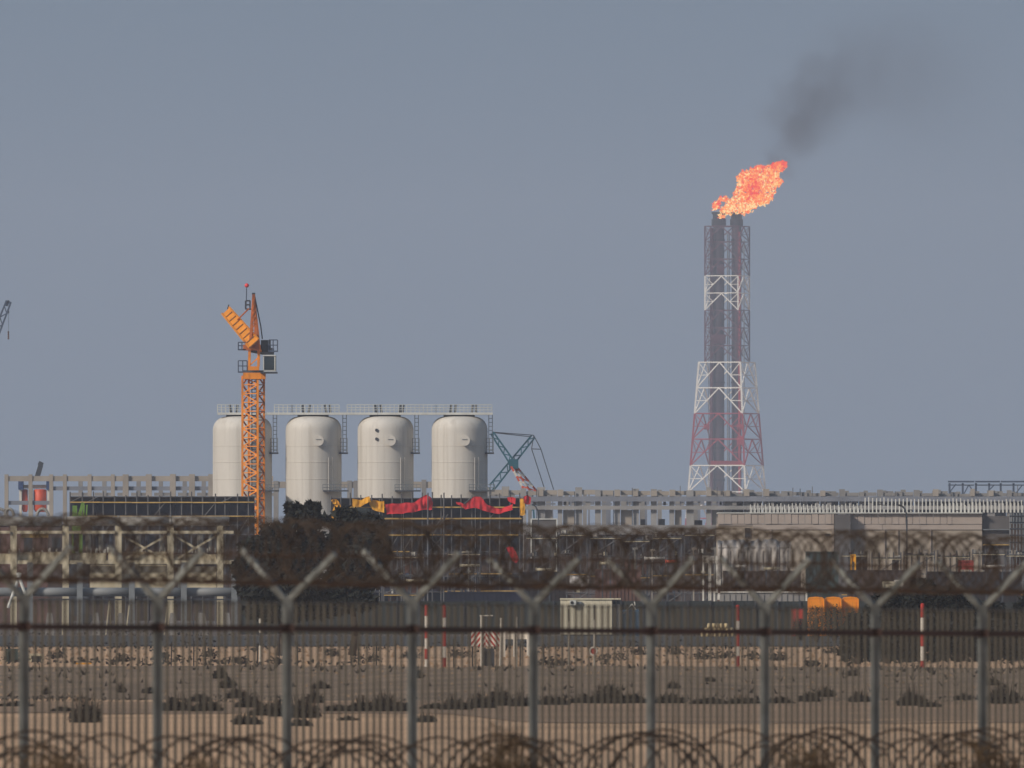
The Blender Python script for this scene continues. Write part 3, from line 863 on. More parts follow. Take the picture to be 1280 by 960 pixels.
a = At(1800, 780)
rk = thing('concrete_rack', 'long bare concrete pipe rack frame of two storeys in the middle, reaching right', 'frame', a.loc)
px = 608.0
cl = []
while px < 1290:
    cl.append(px); px += 23.2 + U(-1.2, 1.2)
for i, px in enumerate(cl):
    w = 4.2 if i % 2 else 3.4
    w *= U(.8, 1.2); cbox(rk, 'column', 'rack_grey' if px < 900 else 'concrete_grey', px - w, px + w, 609.5 + U(-1.5, 3.5) + (3 if px > 900 else 0), 780, 0, 1.2)
    cbox(rk, 'column', 'concrete_grey', px + 6, px + 6 + 5.5 + U(-1, 1.5), 612 + U(-1, 2), 780, 14, 15)
    if U(0, 1) < .7: cbox(rk, 'column', 'concrete_blue', px + 13 + U(-1, 2), px + 17 + U(-1, 2), 614 + U(-1, 2), 780, 40, 41)
    if U(0, 1) < .5: cbox(rk, 'corbel', 'precast_dark', px + w + .1, px + w + 2.2, 619 + U(-1, 1), 623, .2, 1.0)
    if U(0, 1) < .2: cbox(rk, 'conduit', 'dark_steel', px - w - 1.4, px - w - .5, 612 + U(-3, 3), 656, -.3, -.15)
    if U(0, 1) < .2: cbox(rk, 'conduit', 'precast_dark', px + 10, px + 10.8, 606 + U(0, 5), 640, -.3, -.15)
    if U(0, 1) < .6: cbox(rk, 'cable_tray', 'concrete_blue', px + 4.5, px + 18, 628.4 + U(-1, 1), 630.5, 6, 7)
    if U(0, 1) < .4: cbox(rk, 'equipment_box', R.choice(['precast_dark', 'concrete_grey', 'net_brown']), px + 6, px + 6 + U(5, 10), 650 + U(-4, 2), 656.4, 3, 4)
for i in range(len(cl) - 1):
    x0, x1 = cl[i] + (4.3 if i % 2 else 3.5), cl[i + 1] - (3.5 if i % 2 else 4.3)
    dy = U(-.6, .6)
    cbox(rk, 'beam', 'concrete' if x0 < 900 else 'concrete_grey', x0, x1, 613 + dy * 2 + (3 if x0 > 900 else 0), 618.5 + dy + (1.5 if x0 > 900 else 0), .15, 1.0)
    c0, c1 = cl[i] + .05, cl[i + 1] - .05
    cbox(rk, 'beam', 'concrete_blue', c0, c1, 620.5 + dy * .5, 626.8, -.45, -.02)
    cbox(rk, 'beam', 'rack_grey', c0, c1, 632.2 + dy * .3, 637, -.4, -.02)
    if U(0, 1) < .65: cbox(rk, 'corbel', 'concrete', cl[i] - 3.2, cl[i] + 3.2 + U(-1, 1), 611 + U(0, 3), 620.2, -.5, -.02)
    if U(0, 1) < .6:
        k1 = U(x0, x1 - 4); cbox(rk, 'stub', 'concrete_grey', k1, k1 + U(2, 6), 627.2, 632, -.3, .1)
    if i % 3 == 0: cbox(rk, 'beam', 'concrete_grey', x0, x1, 613, 620, 14.1, 14.9)
    if i % 3: cbox(rk, 'beam', 'concrete_blue', x0, x1, 626, 630, 14.1, 14.9)
    if U(0, 1) < .55:
        k0 = U(x0 + 1, x1 - 5); cbox(rk, 'stub', 'precast_dark', k0, k0 + U(2, 4), 627, 631.5, .3, .8)
    if x0 > 905: cbox(rk, 'infill_panel', R.choice(['concrete_grey', 'concrete_blue', 'precast_dark', 'concrete_grey']), x0 + .2, x1 - .2, U(617, 621), 656, 1.3, 1.6)
    elif U(0, 1) < .4: cbox(rk, 'infill_panel', 'concrete', x0 + .3, x0 + (x1 - x0) * U(.4, 1) - .3, 637.5, 656, .4, .7)
cbox(rk, 'base_slab', 'concrete_grey', 655, 900, 656.5, 668, -3, 3)
cbox(rk, 'base_wall', 'net_brown', 655, 900, 668.5, 780, -1, -.2)

# dark steel frame far right, on the skyline
a = At(2000, 1240)
sf = thing('steel_frame', 'dark blue open steel frame on the skyline at far right', 'frame', a.loc)
for px in (1187, 1203.5, 1220, 1236.5, 1251, 1267, 1284):
    mb = MB(); a.box(mb, px - 1.2, px + 1.2, 604, 775, 0, .6); mb.build('column', M['blue_steel'], sf)
for y_, h_ in ((602, 2.0), (606.3, 1.2)):
    for x0, x1 in ((1185, 1218), (1219, 1250), (1251, 1290)):
        mb = MB(); a.box(mb, x0 + .1, x1 - .1, y_ - h_ / 2 if x0 > 1220 else y_ - h_ / 2, y_ + h_ / 2, -.3 if y_ < 603 else .62, .6 if y_ < 603 else 1.0); mb.build('beam', M['blue_steel'], sf)
for (p, q) in (((1204, 619), (1211, 606)), ((1211, 606), (1220, 620)), ((1268, 619), (1278, 606)), ((1188, 614), (1195, 605)), ((1237, 612), (1243, 606))):
    MB().beam(a.p(*p, -.2), a.p(*q, -.2), 0.12).build('brace', M['blue_steel'], sf)
for (x0, x1) in ((1186, 1236), (1237, 1284)):
    mb = MB(); a.box(mb, x0, x1, 623, 625, .7, 1.1); mb.build('beam', M['blue_steel'], sf)

# ------------------------------------------------------------------ cranes behind
def lattice(root, nm, p, q, w, n, m_, brace=None, thick=.12):
    p, q = Vector(p), Vector(q)
    d = (q - p).normalized(); s = d.cross(Vector((0, 1, 0))).normalized(); f = Vector((0, 1, 0))
    for a_, b_ in ((-1, -1), (1, -1), (1, 1), (-1, 1)):
        o_ = s * (a_ * w / 2) + f * (b_ * w / 2)
        MB().beam(p + o_ * .6, q + o_ * .6 if False else q + o_, thick).build(nm + '_chord', m_, root)
    mb = MB()
    for i in range(n):
        f0, f1 = i / n, (i + 1) / n
        for b_ in (-1, 1):
            sg = 1 if i % 2 else -1
            k0, k1 = .6 + .4 * f0, .6 + .4 * f1
            mb.beam(p.lerp(q, f0) + (s * (-sg * w / 2) + f * (b_ * w / 2)) * k0, p.lerp(q, f1) + (s * (sg * w / 2) + f * (b_ * w / 2)) * k1, thick * .6)
    mb.build(nm + '_lacing', brace or m_, root)
a = At(1830, 640)
cr = thing('crawler_crane', 'teal lattice boom crane with crossed masts beside the right silo', 'crane', a.loc)
lattice(cr, 'mast', a.p(615, 541, 0), a.p(642, 581, 0), 6.5 * a.u, 8, M['teal_paint'], thick=.16)
lattice(cr, 'boom', a.p(666.5, 545.5, 1.5), a.p(615, 609, 1.5), 8 * a.u, 12, M['teal_paint'], thick=.16)
rp, rq = Vector(a.p(642, 583, 0)), Vector(a.p(663, 614, 0))
for i in range(5):
    f0, f1 = i / 5, (i + 1) / 5
    m_ = M['module_orange'] if i % 2 == 0 else M['paint_white']
    for o_ in (-3.2, 0, 3.6):
        MB().beam(rp.lerp(rq, f0) + Vector((o_ * (1 + .25 * i) * a.u, .3 * o_, 0)), rp.lerp(rq, f1) + Vector((o_ * (1.25 + .25 * i) * a.u, .3 * o_, 0)), .2).build('back_mast', m_, cr)
    MB().beam(rp.lerp(rq, f0) + Vector((-3.2 * (1 + .25 * i) * a.u, 0, 0)), rp.lerp(rq, f1) + Vector((3.6 * (1.25 + .25 * i) * a.u, 0, 0)), .12).build('back_mast_lacing', m_, cr)
mb = MB()
for (p, q) in (((615, 540), (667, 544)), ((619, 541), (664, 546)), ((667, 544), (676, 561)), ((667, 545), (664.5, 561)), ((664.5, 561), (681, 612)), ((676, 561), (692, 612)), ((664.5, 561), (676, 561.5))):
    mb.tube(a.p(*p, .4), a.p(*q, .4), 0.045, 5)
mb.build('pendant_line', M['dark_steel'], cr)
mb = MB(); a.box(mb, 636, 648, 574, 586, -.6, .9); mb.build('mast_head', M['teal_paint'], cr)
for (p, q) in (((615, 609), (606, 700)), ((663, 614), (668, 715))):
    lattice(cr, 'lower_boom', a.p(*p, .2), a.p(*q, .2), 8 * a.u, 10, M['teal_paint'], thick=.16)
mb = MB(); a.box(mb, 600, 680, 715, 748, -2, 4); mb.build('machine_body', M['teal_paint'], cr)
for d0 in (-3, 3.2): mb = MB(); a.box(mb, 596, 684, 748.5, 770.2, d0, d0 + 1.6); mb.build('track', M['dark_steel'], cr)

a = At(2000, -60)
cr = thing('lattice_crane', 'grey blue crane jib tip entering at the left edge with a hook below it', 'crane', a.loc)
lattice(cr, 'boom', a.p(11, 376.5, 0), a.p(-60, 560, 0), 10 * a.u, 26, M['blue_steel'], thick=.17)
lattice(cr, 'boom_foot', a.p(-60, 562, 0), a.p(-110, 740, 0), 10 * a.u, 20, M['blue_steel'], thick=.17)
mb = MB(); a.box(mb, -150, -90, 740.5, 768, -2, 3); mb.build('machine_body', M['dark_steel'], cr)
MB().beam(a.p(11.2, 375.5, 0), a.p(7.8, 382.5, 0), 0.26).build('boom_head', M['dark_steel'], cr)
MB().tube(a.p(10.7, 377), a.p(10.5, 414), 0.02, 5).build('hoist_rope', M['grey_steel'], cr)
mb = MB(); a.box(mb, 10, 11.6, 388.5, 391.5, -.1, .1); mb.build('rope_weight', M['grey_steel'], cr)
mb = MB()
for i in range(4): mb.lathe([(0.04, a.z(416.5 + i * 2.6)), (.1, a.z(415.6 + i * 2.6)), (.1, a.z(414.6 + i * 2.6)), (.04, a.z(413.9 + i * 2.6))], 8, a.x(10.5), 0)
mb.build('hook_block', M['container_rust'], cr)

# small dark funnel / jib head plus the blue, white and orange module below it
a = At(1900, 44)
md = thing('process_module', 'blue and white frame module holding two orange vessels, far left behind the rack', 'module', a.loc)
for (x0, x1, y0, y1) in ((23, 29, 601, 612), (58, 64, 601, 612)): mb = MB(); a.box(mb, x0, x1, y0, y1, -.5, 2); mb.build('head_box', M['module_blue'], md)
mb = MB(); a.box(mb, 23, 64, 599, 600.9, -.5, 2); mb.build('top_beam', M['module_blue'], md)
for (x0, x1) in ((24, 27), (35.5, 41), (59, 62)): mb = MB(); a.box(mb, x0, x1, 612.2, 770, 0, 2); mb.build('post', M['paint_white'], md)
mb = MB(); a.box(mb, 29.2, 57.8, 606, 610.5, .5, 1.5); mb.build('cross_beam', M['paint_white'], md)
for (x0, x1) in ((27.5, 34.5), (42, 58)):
    xc, rr = a.x((x0 + x1) / 2), (x1 - x0) / 2 * a.u
    MB().lathe([(rr * .7, a.z(640)), (rr, a.z(637)), (rr, a.z(613)), (rr * .8, a.z(611.5))], 20, xc, .6).build('vessel', M['module_orange'], md, smooth=True)
MB().beam(a.p(45.5, 599, .5), a.p(51, 581, .5), 0.75, .5).build('exhaust_stack', M['dark_steel'], md)
MB().beam(a.p(49.5, 582, .4), a.p(52, 577.5, .4), .5, .5).build('exhaust_cap', M['dark_steel'], md)

# ------------------------------------------------------------------ scaffolded modules (netting, yellow toe boards, tubes)
def scaffold(label, Z, x0, x1, bands, boards, top, bottom, step, decks):
    a = At(Z, (x0 + x1) / 2)
    t = thing('scaffold_module', label, 'scaffold', a.loc)
    for (y0, y1, mk) in bands:
        n = max(1, int((x1 - x0) / 30))
        for i in range(n):
            p, q = x0 + (x1 - x0) * i / n, x0 + (x1 - x0) * (i + 1) / n
            mb = MB(); mb.box(a.x(p) + .02, a.x(q) - .02, .0 + U(-.05, .05), 3.0, max(0.0, a.z(y1)), a.z(y0)); mb.build('netting_panel', M[mk], t)
    for (y, b0, b1, th) in boards:
        n = max(1, int((b1 - b0) / 34))
        for i in range(n):
            p, q = b0 + (b1 - b0) * i / n, b0 + (b1 - b0) * (i + 1) / n
            dz = U(-.25, .25)
            mb = MB(); mb.box(a.x(p) + .01, a.x(q) - .01, -1.25, -1.12, a.z(y + th / 2 + dz), a.z(y - th / 2 + dz)); mb.build('toe_board', M['board_yellow'], t)
    px = x0
    while px <= x1 + .1:
        MB().tube((a.x(px), -1.05, 0), (a.x(px), -1.05, a.z(top - U(0, 7))), .055, 6).build('standard', M['scaffold_tube'], t)
        px += step * U(.85, 1.15)
    for y in decks:
        MB().tube((a.x(x0), -1.0, a.z(y)), (a.x(x1), -1.0, a.z(y)), .04, 5).build('ledger', M['scaffold_tube'], t)
        mb = MB(); mb.box(a.x(x0), a.x(x1), -.98, -.06, a.z(y + 1), a.z(y + .2)); mb.build('deck', M['net_brown'], t)
    mb = MB()
    px = x0
    while px < x1:
        y = R.choice(decks[:-1]); j = decks.index(y)
        mb.tube(a.p(px, decks[j + 1], -1.1), a.p(px + step, y, -1.1), .035, 5)
        px += step * 1.5
    mb.build('diagonal_tube', M['scaffold_tube'], t, kind='stuff')
    return a, t
scaffold('long scaffold wrapped in navy netting with yellow boards, left of the tower crane', 1400, 88, 318,
         [(621, 628, 'net_dark'), (628.3, 645, 'net_navy'), (645.3, 656, 'net_dark'), (656.3, 776, 'net_brown')],
         [(628, 88, 318, 1.3), (645.5, 90, 318, 1.3)], 621, 776, 14, [621, 628, 645, 668, 700, 740])
a, sc2 = scaffold('tall scaffold hung with red and yellow sheets below the right hand silos', 1400, 414, 654,
                  [(623, 634, 'net_dark'), (634.3, 648, 'net_navy'), (648.3, 668, 'net_brown'), (668.3, 692, 'net_dark'), (692.3, 720, 'net_brown'), (720.3, 776, 'net_navy')],
                  [(634.3, 428, 652, 1.5), (648.3, 462, 652, 1.8), (668.8, 486, 648, 1.5), (689.5, 484, 512, 1.3), (717, 560, 640, 1.2), (739, 555, 654, 1.5)], 622, 776, 12, [623, 634, 648, 669, 690, 717, 740])
for (p, q) in (((536, 669), (556, 643)), ((540, 669), (560, 643)), ((536, 690), (554, 670)), ((556, 690), (536, 670)), ((540, 717), (556, 692))):
    MB().beam(a.p(*p, -1.6), a.p(*q, -1.6), .09).build('stair_stringer', M['scaffold_tube'], sc2)
for px in (535, 555):
    MB().tube((a.x(px), -1.7, 0), (a.x(px), -1.7, a.z(616)), .06, 6).build('stair_post', M['scaffold_tube'], sc2)

def tarp(name, label, cat, m_, top, bot, dy=-1.5, seed=1, wr=.22, Z=1400):
    a = At(Z, sum(p[0] for p in top) / len(top))
    o = cloth_strip(a, top, bot, nrow=13, wr=wr * 1.3, seed=seed, th=.04, yd=0, sub=9).build(name, M[m_], loc=(a.loc[0], Z + dy, 0), smooth=True)
    zb = min(v.co.z for v in o.data.vertices)
    for v in o.data.vertices: v.co.z -= zb
    o.location.z = zb
    return tag(o, label, cat)
tarp('red_tarpaulin', 'red sheet knotted up at its right end, below the gap between two silos', 'tarpaulin', 'tarp_red', [(481.7, 630), (500, 629), (517.6, 627.5), (526, 622), (533, 618.3), (538.7, 621), (540.5, 628)], [(482.8, 643), (500, 642), (517, 640), (526, 638), (532, 637), (538, 637.5), (540.8, 637)], seed=2)
tarp('red_tarpaulin', 'red sheet sagging in a long loop below the rightmost silo', 'tarpaulin', 'tarp_red', [(581, 631), (592.5, 620.5), (601, 621), (609, 631), (624, 636.5), (641, 630)], [(582, 637), (592.5, 635), (601, 637), (609, 640), (624, 642.5), (641, 637)], seed=5)
tarp('red_tarpaulin', 'small twisted red sheet left of the sagging one', 'tarpaulin', 'tarp_red', [(570, 627.5), (576, 628), (582, 631)], [(570.5, 630), (577, 633), (583, 637.5)], seed=7, wr=.12)
tarp('red_tarpaulin', 'small bunched red sheet at the right end of the scaffold', 'tarpaulin', 'tarp_red', [(634, 622), (640, 621), (645, 623)], [(635, 626), (640, 629), (644, 630)], seed=8, wr=.1)
tarp('red_tarpaulin', 'red bundle bulging out past the yellow strip on the scaffold corner', 'tarpaulin', 'tarp_red', [(654, 621), (659, 619), (664, 622)], [(655, 629), (659, 631), (663, 629.5)], seed=9, wr=.2, dy=-1.9)
tarp('yellow_tarpaulin', 'bright yellow sheet folded over, left of the large red one', 'tarpaulin', 'tarp_yellow', [(462, 627), (466, 625.6), (473, 625.5), (480.6, 625.6)], [(461.8, 631), (466, 637), (473, 640), (480.6, 641.3)], seed=3)
tarp('orange_tarpaulin', 'orange yellow sheet twisted into a peak beside the dark green cover', 'tarpaulin', 'tarp_yellow', [(440, 623.5), (451, 625.5), (457, 621.5), (461.6, 620), (464, 625.6)], [(440.5, 633), (451, 634), (456, 630), (461, 628), (464, 628)], seed=11, dy=-1.7)
tarp('yellow_tarpaulin', 'yellow sheet curling down at the left end of the scaffold by the tree', 'tarpaulin', 'tarp_yellow', [(414, 625), (417, 623.5), (421, 624), (424.5, 628)], [(417, 630), (419.5, 630.5), (422, 631), (426.2, 633)], seed=4, wr=.12)
tarp('yellow_tarpaulin', 'yellow strip hanging like a tail from the curled sheet', 'tarpaulin', 'tarp_yellow', [(418.5, 631), (422, 631), (426.3, 632.5)], [(413.8, 647), (418, 650), (421.5, 649.5)], seed=6, wr=.12, dy=-1.7)
tarp('yellow_tarpaulin', 'narrow yellow strip hanging on the right corner of the scaffold', 'tarpaulin', 'tarp_yellow', [(649.4, 623.5), (652, 623), (656, 624)], [(650.4, 644.5), (653, 645), (656, 643.5)], seed=12, wr=.1, dy=-1.75)
tarp('green_tarpaulin', 'dark green cover stretched below the orange yellow sheet', 'tarpaulin', 'tarp_green', [(428, 636), (445, 635), (462, 635.5)], [(428, 647), (445, 647), (463, 646.5)], seed=13, wr=.1, dy=-1.4)
o = tarp('red_bag', 'small bright red bag hanging low right of the scaffold', 'bag', 'tarp_red', [(633, 684.5), (637, 683), (641.5, 684)], [(641, 702), (645.5, 704), (650, 700)], seed=14, wr=.2, dy=-1.9)

# ------------------------------------------------------------------ left pipe rack with big pipes
a = At(1200, 140)
pr = thing('pipe_rack', 'beige steel pipe rack with crossed braces along the left side', 'pipe rack', a.loc)
for px in (-48, 17, 82, 148, 213, 275):
    mb = MB(); a.box(mb, px - 4, px + 4, 656.5, 786, 0, .5); mb.build('column', M['beige_steel'], pr)
for (y0, y1, d0, m_) in ((663.5, 667, -.15, 'beige_steel'), (700.5, 705, .05, 'beige_steel')):
    for x0, x1 in ((-44, 13), (21, 78), (86, 144), (152, 209), (217, 271), (279, 292)):
        mb = MB(); a.box(mb, x0, x1, y0, y1, d0, d0 + .3); mb.build('beam', M[m_], pr)
for (x0, x1) in ((152, 209), (217, 271), (21, 78), (86, 144)):
    if x0 in (152, 217):
        MB().beam(a.p(x0, 701, .3), a.p(x1, 669, .3), .13).build('brace', M['beige_steel'], pr)
        MB().beam(a.p(x0, 669, .42), a.p(x1, 701, .42), .13).build('brace', M['beige_steel'], pr)
for x0, x1 in ((-44, 78), (82, 148), (148, 213), (213, 287)):
    mb = MB(); mb.tube((a.x(x0) + .02, .1, a.z(651.3)), (a.x(x1) - .02, .1, a.z(651.3)), 5.8 * a.u, 16); mb.build('top_pipe', M['pipe_grey'], pr, smooth=True)
for px in (82, 148, 213): MB().tube((a.x(px) - .06, .1, a.z(651.3)), (a.x(px) + .06, .1, a.z(651.3)), 6.8 * a.u, 16).build('pipe_flange', M['pipe_grey'], pr)
for x0, x1, y0 in ((-44, 13, 692), (21, 78, 690), (86, 132, 691), (135, 208, 689.5), (218, 270, 693)):
    mb = MB(); a.box(mb, x0, x1, y0, 700.3, .6, 3); mb.build('tray', M['beige_steel'], pr)
mb = MB()
for i in range(46):
    px = U(10, 270); h = U(2, 6)
    mb.box(a.x(px), a.x(px + U(1, 2.5)), .8, 1.2, a.z(691), a.z(690 - h))
mb.build('valve_row', M['white_steel'], pr, kind='stuff')
for i in range(12):
    px = 92 + i * 15.5 + U(-3, 3)
    MB().tube((a.x(px), .9, a.z(689)), (a.x(px), .9, a.z(664)), U(.1, .22), 8).build('riser_pipe', M['pipe_grey'] if i % 3 else M['blue_steel'], pr)
for (x0, x1, y0, y1) in ((112, 146, 706, 738), (152, 208, 706, 736), (222, 270, 708, 738), (26, 60, 664, 672)):
    mb = MB(); a.box(mb, x0, x1, y0, y1, .7, 1.1); mb.build('panel', M['beige_steel'] if y0 > 700 else M['board_yellow'], pr)
for (x0, x1) in ((-10, 8), (46, 60), (6, 17)):
    xc = (x0 + x1) / 2
    mb = MB()
    for i in range(12):
        a0, a1 = math.pi * i / 12, math.pi * (i + 1) / 12
        r_ = (x1 - x0) / 2
        mb.tube(a.p(xc + r_ * math.cos(a0), 645 - 9 * math.sin(a0), .4), a.p(xc + r_ * math.cos(a1), 645 - 9 * math.sin(a1), .4), .1, 8)
    mb.build('pipe_loop', M['pipe_grey'], pr, smooth=True)

a = At(1100, 165)
pl = thing('pipeline', 'thick pale grey pipeline on steel posts, low on the left side', 'pipeline', a.loc)
for x0, x1 in ((-40, 38), (38, 100), (100, 165), (165, 230), (230, 301)):
    MB().tube((a.x(x0) + .02, 0, a.z(740)), (a.x(x1) - .02, 0, a.z(740)), 5.6 * a.u, 18).build('pipe', M['pipe_pale'], pl, smooth=True)
for px in (38, 100, 165, 230, 293):
    MB().tube((a.x(px) - .05, 0, a.z(740)), (a.x(px) + .05, 0, a.z(740)), 6.4 * a.u, 18).build('flange', M['pipe_pale'], pl)
    mb = MB(); a.box(mb, px - 3.6, px + 3.6, 703, 791, -.75, -.4); mb.build('post', M['grey_steel'], pl)
for (px, s_) in ((18, 1), (30, -1)):
    MB().tube(a.p(px - 8 * s_, 760, -.3), a.p(px + 8 * s_, 716, -.3), .09, 8).build('stay', M['white_steel'], pl)
mb = MB(); a.box(mb, 48, 296, 748.5, 750.2, -.35, .2); mb.build('sleeper_beam', M['dark_steel'], pl)

a = At(1420, 20)
t = thing('site_store', 'long low dark store shed at the far left behind the pipe rack', 'shed', a.loc)
for x0, x1 in ((-60, -20), (-20, 20), (20, 60), (60, 86)):
    mb = MB(); mb.box(a.x(x0) + .01, a.x(x1) - .01, 0, 4, 0, a.z(656)); mb.build('wall_panel', M[R.choice(['net_brown', 'net_dark', 'container_rust'])], t)
mb = MB(); mb.box(a.x(-62), a.x(87), -.2, 4.2, a.z(655.9), a.z(654.5)); mb.build('roof', M['precast_dark'], t)
for px in (-5, 35, 70):
    mb = MB(); mb.box(a.x(px - 5), a.x(px + 5), -.06, -.003, a.z(690), a.z(672)); mb.build('opening', M['dark_opening'], t)
# green lift behind the rack
a = At(1300, 98)
bl = thing('boom_lift', 'bright green boom lift standing up behind the left pipe rack', 'lift', a.loc)
for (p, q, w) in (((93, 690), (93.5, 632), .32), ((97, 690), (100, 640), .26), ((100.5, 640), (104, 628), .22)):
    MB().beam(a.p(*p), a.p(*q), w).build('boom', M['lift_green'], bl)
for px in (101, 104.5, 108): MB().beam(a.p(px, 646, -.3), a.p(px + .8, 631, -.3), .1).build('basket_post', M['lift_green'], bl)
mb = MB(); a.box(mb, 97.5, 112, 646, 652, -.6, .5); mb.build('basket_floor', M['dark_steel'], bl)
mb = MB(); a.box(mb, 90, 103, 668, 692, -.2, .8); mb.build('turret', M['lift_green'], bl)
mb = MB(); a.box(mb, 84, 110, 692.2, 770, -.6, 1.4); mb.build('chassis', M['dark_steel'], bl)
for (px, d) in ((86, -.8), (108, -.8)): MB().tube((a.x(px), d, a.z(774)), (a.x(px), d + .15, a.z(774)), .42, 14).build('wheel', M['dark_opening'], bl)

# ------------------------------------------------------------------ block building on the right
a = At(1300, 1080)
bd = thing('block_building', 'long flat roofed beige block building with pale steel bars rising from its roof', 'building', a.loc)
BH = {'p': 642}
for (x0, x1, mk, d) in ((897, 1042.6, 'block_wall', 0), (1063.4, 1227.6, 'block_wall', .2)):
    mb = MB(); mb.box(a.x(x0), a.x(x1), d, d + 8, 0, a.z(655.2)); mb.build('wall', M[mk], bd)
mb = MB(); mb.box(a.x(1043), a.x(1063), -.7, 7.5, 0, a.z(643)); mb.build('stair_core', M['precast_dark'], bd)
mb = MB(); mb.box(a.x(1228), a.x(1262), .5, 7, 0, a.z(645)); mb.build('end_bay', M['precast_dark'], bd)
for (y_, mk) in ((662, 'grey_steel'), (681, 'board_yellow')):
    mb = MB(); a.box(mb, 1228.5, 1262, y_ - .6, y_ + .6, .2, .48); mb.build('end_bay_beam', M[mk], bd)
px = 897.0
while px < 1042:
    q = min(px + 8.4, 1042.6); mb = MB(); a.box(mb, px + .35, q - .35, 642, 654.8, -.15 + U(0, .05), .25); mb.build('parapet_panel', M['precast'], bd); px += 8.4
px = 1063.4
while px < 1185:
    q = min(px + 8.6, 1190); mb = MB(); a.box(mb, px + .3, q - .3, 642.5, 655, .05 + U(0, .05), .45); mb.build('parapet_panel', M['precast'], bd); px += 8.6
mb = MB(); a.box(mb, 1184.2, 1227.6, 642.5, 655, .08, .45); mb.build('parapet_panel', M['precast'], bd)
for (x0, x1, y0, y1) in ((1064, 1103, 655.4, 662), (1103.4, 1150, 655.4, 662), (1150.4, 1227.4, 655.4, 662), (897.2, 940, 655.4, 657), (940.5, 1042.2, 655.4, 662)):
    mb = MB(); a.box(mb, x0, x1, y0, y1, -.06 if x0 < 1000 else .13, .0 if x0 < 1000 else .2); mb.build('string_course', M['precast'], bd)
mb = MB(); a.box(mb, 897, 1228, 640.6, 641.8, -.2, 7); mb.build('roof_edge', M['white_steel'], bd)
for (x0, x1, y0, y1) in ((931, 937.5, 660, 672), (1030.5, 1037.5, 667, 670)):
    mb = MB(); a.box(mb, x0, x1, y0, y1, -.1, -.01)
    mb.build('opening', M['dark_opening'], bd)
for px in (962, 1040, 1105.5, 1122, 1163): mb = MB(); a.box(mb, px, px + .8 if px > 1045 else px + 2.5, 662.3, 700, (-.08 if px < 1043 else .1), (-.01 if px < 1043 else .19)); mb.build('pilaster', M['precast'], bd)
rebar = None
px = 938.0
while px < 1282:
    tall = px > 1081
    yt = (622.5 + (px - 1081) * .012 if tall else 630) + U(-1.2, 1.2)
    MB().beam(a.p(px, 640.6, .6), a.p(px + U(-.25, .25), yt, .6), 1.35 * a.u if tall else 1.05 * a.u).build('steel_bar', M['bar_white'], bd)
    if px > 1175 or not tall:
        MB().beam(a.p(px + 2.1, 640.6, 2.6), a.p(px + 2.1 + U(-.3, .3), yt + 3.5 + U(-1, 3), 2.6), .9 * a.u).build('steel_bar', M['bar_white'], bd)
    px += 4.78
for (px, py) in ((1099, 629), (1138, 639), (1197, 640)):
    mb = MB()
    for (p, q) in (((-2, -1.6), (2, -1.6)), ((-2, 1.6), (2, 1.6)), ((-2, -1.6), (-2, 1.6)), ((2, -1.6), (2, 1.6))): mb.beam(a.p(px + p[0], py + p[1], .3), a.p(px + q[0], py + q[1], .3), .05)
    mb.build('bracket', M['dark_opening'], bd)
# open scaffold past the end of the building
a = At(1320, 1272)
t = thing('scaffold_tower', 'open grey scaffold past the right end of the block building', 'scaffold', a.loc)
for px in range(1263, 1290, 4): MB().tube((a.x(px), 0, 0), (a.x(px), 0, a.z(641)), .05, 5).build('standard', M['grey_steel'], t)
for y in (645, 653, 661, 669, 678, 690): MB().tube(a.p(1262, y, -.05), a.p(1290, y, -.05), .05, 5).build('ledger', M['dark_steel'], t)
mb = MB(); a.box(mb, 1263, 1290, 655, 776, .8, 1.2); mb.build('netting_panel', M['net_brown'], t)

# low blocks and stakes under the pipeline
a = At(1030, 200)
for i, (px, w_, lb) in enumerate(((62, 12, 'low pale block under the pipeline near the left edge'), (120, 10, 'low pale block under the pipeline before the second Y post'), (152, 14, 'broad pale block under the pipeline before the second Y post'), (216, 12, 'low pale block under the pipeline right of the second Y post'), (252, 16, 'broad pale block under the pipeline below the right X brace'), (284, 10, 'low pale block under the right end of the pipeline'))):
    b = At(1030 + i, px)
    out = [(b.x(px - w_ / 2), 0), (b.x(px + w_ / 2), 0), (b.x(px + w_ * .36), b.z(775)), (b.x(px + w_ * .25), b.z(766)), (b.x(px - w_ * .25), b.z(766)), (b.x(px - w_ * .36), b.z(775))]
    o = MB().prism(out, 0, .6).build('concrete_block', M['concrete_grey'], loc=b.loc)
    tag(o, lb, 'block', 'low blocks under the pipeline')
for i, (px, y, lb) in enumerate(((132, 752, 'pale leaning stake under the pipeline, left of a close pair'), (139, 751, 'pale leaning stake under the pipeline, right of a close pair'), (78, 752, 'pale stake under the pipeline at left'), (157, 757, 'thin pale stake under the pipeline by the broad block'), (205, 754, 'pale stake just right of the second Y post'))):
    b = At(1040, px)
    o = MB().beam((0, 0, 0), b.p(px + U(-3, 5), y), .07).beam(b.p(px - 2, 784, .0), b.p(px + 2, 784, 0), .05).build('pale_stake', M['beige_steel'], loc=b.loc)
    tag(o, lb, 'stake', 'pale stakes under the pipeline')
b = At(1045, 253)
t = thing('arched_frame', 'dark arched frame standing under the right part of the pipeline', 'frame', b.loc)
for rr_ in (11, 8):
    mb = MB()
    mb.path([(rr_ * b.u * math.cos(math.pi * q_ / 14), 0, .9 + rr_ * b.u * math.sin(math.pi * q_ / 14)) for q_ in range(15)], .035, 6)
    mb.build('arch', M['dark_steel'], t)
for sx_ in (-11, 11): MB().beam((sx_ * b.u, 0, 0), (sx_ * b.u, 0, .9), .07).build('leg', M['dark_steel'], t)
